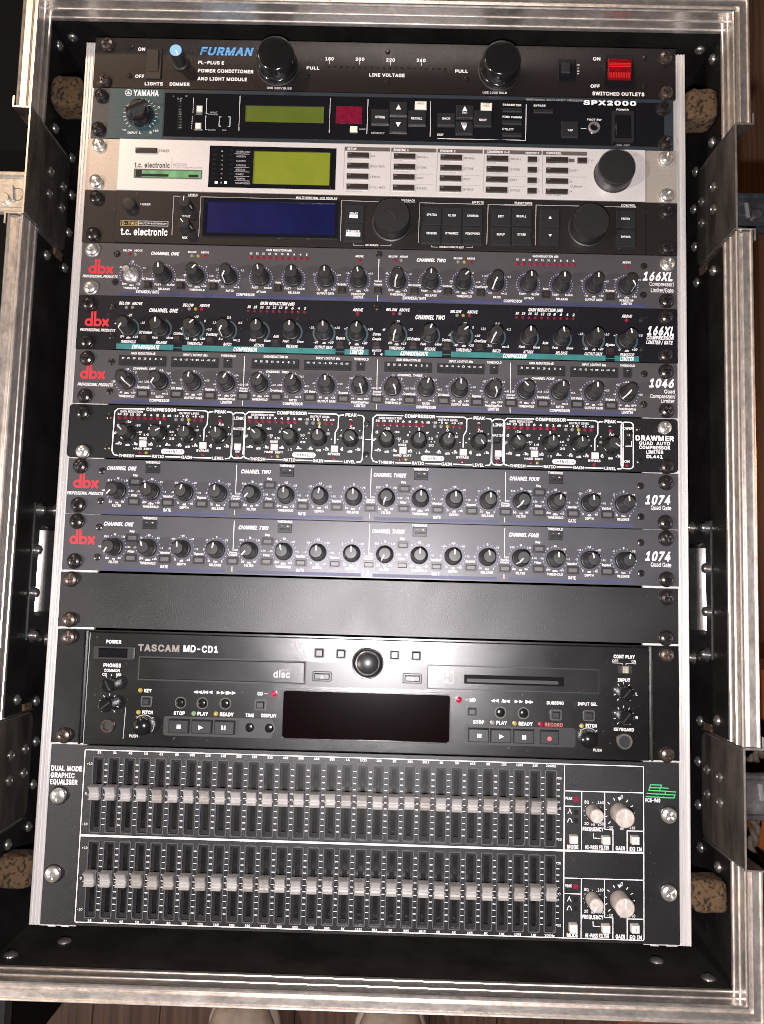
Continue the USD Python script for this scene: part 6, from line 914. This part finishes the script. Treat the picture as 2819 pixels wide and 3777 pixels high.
# ---------------------------------------------------------------- what stands around the case
o = thing('equipment_case', 'black case standing in the dark left of the flight case', 'case', (-.66, .05, 0))
part(o, 'body', bx(0, 0, 600, 1300, 0, 330, 6), 'chassis', 20)
part(o, 'edge_strip', bx(293, 0, 14, 1290, 322, 334, 3), 'black_steel'); part(o, 'corner_ball', lathe(285, -180, [(16, 330), (15, 338), (9, 344), (0, 346)], 24), 'black_steel')
o = thing('wooden_board', 'orange brown wooden board upright beside the lower right of the case', 'board', (.384, -.44, 0))
part(o, 'board', bx(0, 0, 60, 560, 0, 480, 5), 'orange_wood', 25); part(o, 'cap_rail', bx(2, 0, 70, 566, 478, 494, 5), 'orange_wood', 25)
def tube(path, r, n=8):
    path = np.asarray(path, float); t = np.gradient(path, axis=0); t /= np.linalg.norm(t, axis=1)[:, None]
    up = np.array([0, 0, 1.]); a = np.cross(t, up); a /= np.maximum(np.linalg.norm(a, axis=1), 1e-6)[:, None]; b = np.cross(a, t)
    v = np.concatenate([p + r * (math.cos(q) * a + math.sin(q) * b) for q in np.arange(n) * 2 * math.pi / n for p in [path]]).reshape(n, len(path), 3).transpose(1, 0, 2).reshape(-1, 3)
    f = []
    for i in range(len(path) - 1):
        for j in range(n):
            k = (j + 1) % n; f += [(i * n + j, i * n + k, (i + 1) * n + k), (i * n + j, (i + 1) * n + k, (i + 1) * n + j)]
    m = tm(v, f); m.fix_normals(); return m
def rope(label, pts):
    o = thing('rope', label, 'rope', (pts[0][0] / 1000, pts[0][1] / 1000, pts[0][2] / 1000))
    p = np.array(pts, float) - np.array(pts[0]); s = np.linspace(0, len(p) - 1, 260)
    from scipy.interpolate import CubicSpline
    c = CubicSpline(np.arange(len(p)), p)(s); L = np.concatenate([[0], np.cumsum(np.linalg.norm(np.diff(c, axis=0), axis=1))])
    t = np.gradient(c, axis=0); t /= np.linalg.norm(t, axis=1)[:, None]; a = np.cross(t, [0.13, .2, 1.]); a /= np.linalg.norm(a, axis=1)[:, None]; b = np.cross(a, t)
    for k in range(2):
        ph = L / 9 * 2 * math.pi / 2 + k * math.pi
        part(o, 'strand', tube(c + 2.3 * (np.cos(ph)[:, None] * a + np.sin(ph)[:, None] * b), 2.5), 'rope', True)
rope('twisted pale rope hanging above the lower right latch', [(337, -190, 520), (332, -211, 505), (329, -225, 500), (325, -245, 470), (322, -262, 440)])
rope('twisted pale rope curling below the lower right latch', [(323, -262, 440), (324, -281, 500), (319, -301, 503), (322, -308, 498), (327, -314, 500), (334, -330, 490)])
def shoe(x, y, turn, label):
    o = thing('shoe', label, 'shoe', (x / 1000, y / 1000, .001), 'shoes of the person standing at the foot of the case')
    def loft(rows, z0, z1, grow=0):
        v, f, n = [], [], 20
        for yy, w, h in rows:
            for j in range(n):
                a = j * 2 * math.pi / n
                v.append(((w + grow) * math.cos(a), yy, z0 + (h * z1 - z0) * (.5 + .5 * math.sin(a)) if grow == 0 else z0 + (z1 - z0) * (.5 + .5 * np.sign(math.sin(a)) * abs(math.sin(a)) ** .3)))
        for i in range(len(rows) - 1):
            for j in range(n):
                k = (j + 1) % n; f += [(i * n + j, i * n + k, (i + 1) * n + k), (i * n + j, (i + 1) * n + k, (i + 1) * n + j)]
        f += [(0, j + 1, j) for j in range(1, n - 1)]; e = (len(rows) - 1) * n; f += [(e, e + j, e + j + 1) for j in range(1, n - 1)]
        m = tm(v, f); m.fix_normals(); return m
    rows = [(0, 10, 30), (-4, 24, 38), (-14, 37, 46), (-32, 45, 54), (-60, 49, 62), (-100, 46, 78), (-150, 40, 96), (-210, 38, 104), (-255, 34, 104), (-275, 18, 96)]
    part(o, 'upper', rot(loft(rows, 14, 1.0), turn), 'shoe_leather', True)
    part(o, 'sole', rot(loft([(a + (4 if i == 0 else 0), b + 3, c) for i, (a, b, c) in enumerate(rows)], 1, 18, 1), turn), 'shoe_sole', 40)
    part(o, 'toe_stitching', rot(tube([(38 * math.sin(t), -48 + 14 * math.cos(t), 59 - 14 * abs(math.sin(t)) ** 2.2) for t in np.linspace(-1.35, 1.35, 24)], 1.4), turn), 'shoe_dark', True)
    part(o, 'tongue', rot(loft([(-60, 20, 68), (-95, 30, 86), (-150, 30, 104), (-190, 26, 112)], 50, 1.0), turn), 'shoe_dark', True)
shoe(-172, -664, .06, 'left of two tan leather shoes at the bottom edge of the photo')
shoe(36, -664, -.04, 'right of two tan leather shoes at the bottom edge of the photo')

# ---------------------------------------------------------------- the rack units, top to bottom
furman(); yamaha(); reverb(); delay()
twin('xlA', 4, 'grey twin compressor with a red logo and one bare shaft where a knob is missing', 'panel_grey_dark', False, ((0, -8, 42, -158, -8, -2, 0, -8), (-162, 0, 45, -155, 0, 0, 0, 150)), (0, 0))
twin('xlB', 5, 'black twin compressor with teal stripes along its lower edge', 'panel_violet', True, ((-150, 0, 45, -155, 0, 3, -3, 5), (-160, 20, 50, -150, 0, -10, -5, -10)))
GQ = ('dbx', 'PROFESSIONAL PRODUCTS', '1046', 'Quad', 'Compressor/', 'Limiter', '1074', 'Quad Gate')
quad('q46', 6, 'quad_compressor', 'dark grey quad compressor with small light meters above its knobs', 'compressor', 'q46', ((140, -150, 3, 30), (30, 20, 0, 160), (155, 20, 0, 165), (-42, 0, 0, -140)), GQ, (0, 106.7, 213.1, 319.3), (-198.6, -172, -145.3, -118.5), 25.6, 19, 'panel_grey_dark')
drawmer()
GA = ((-140, -4, 15, 0), (-140, 0, 5, 0), (-160, 0, 0, 0), (-145, 15, -5, -3)); GB = ((-150, -20, -3, 10), (-140, -15, 0, 0), (-155, 3, 0, -5), (-140, -5, -10, 8))
for key, u, lab, an in (('gA', 8, 'upper of two grey quad gates, directly under the black outlined compressor', GA), ('gB', 9, 'lower of two grey quad gates, directly above the plain black panel', GB)):
    quad(key, u, 'quad_gate', lab, 'noise gate', 'gA', an, GQ, (0, 106.6, 212.7, 318.9), (-200.8, -174, -147.3, -120.6), 25.3, 17, 'panel_grey')
blank(); tascam(); equaliser()
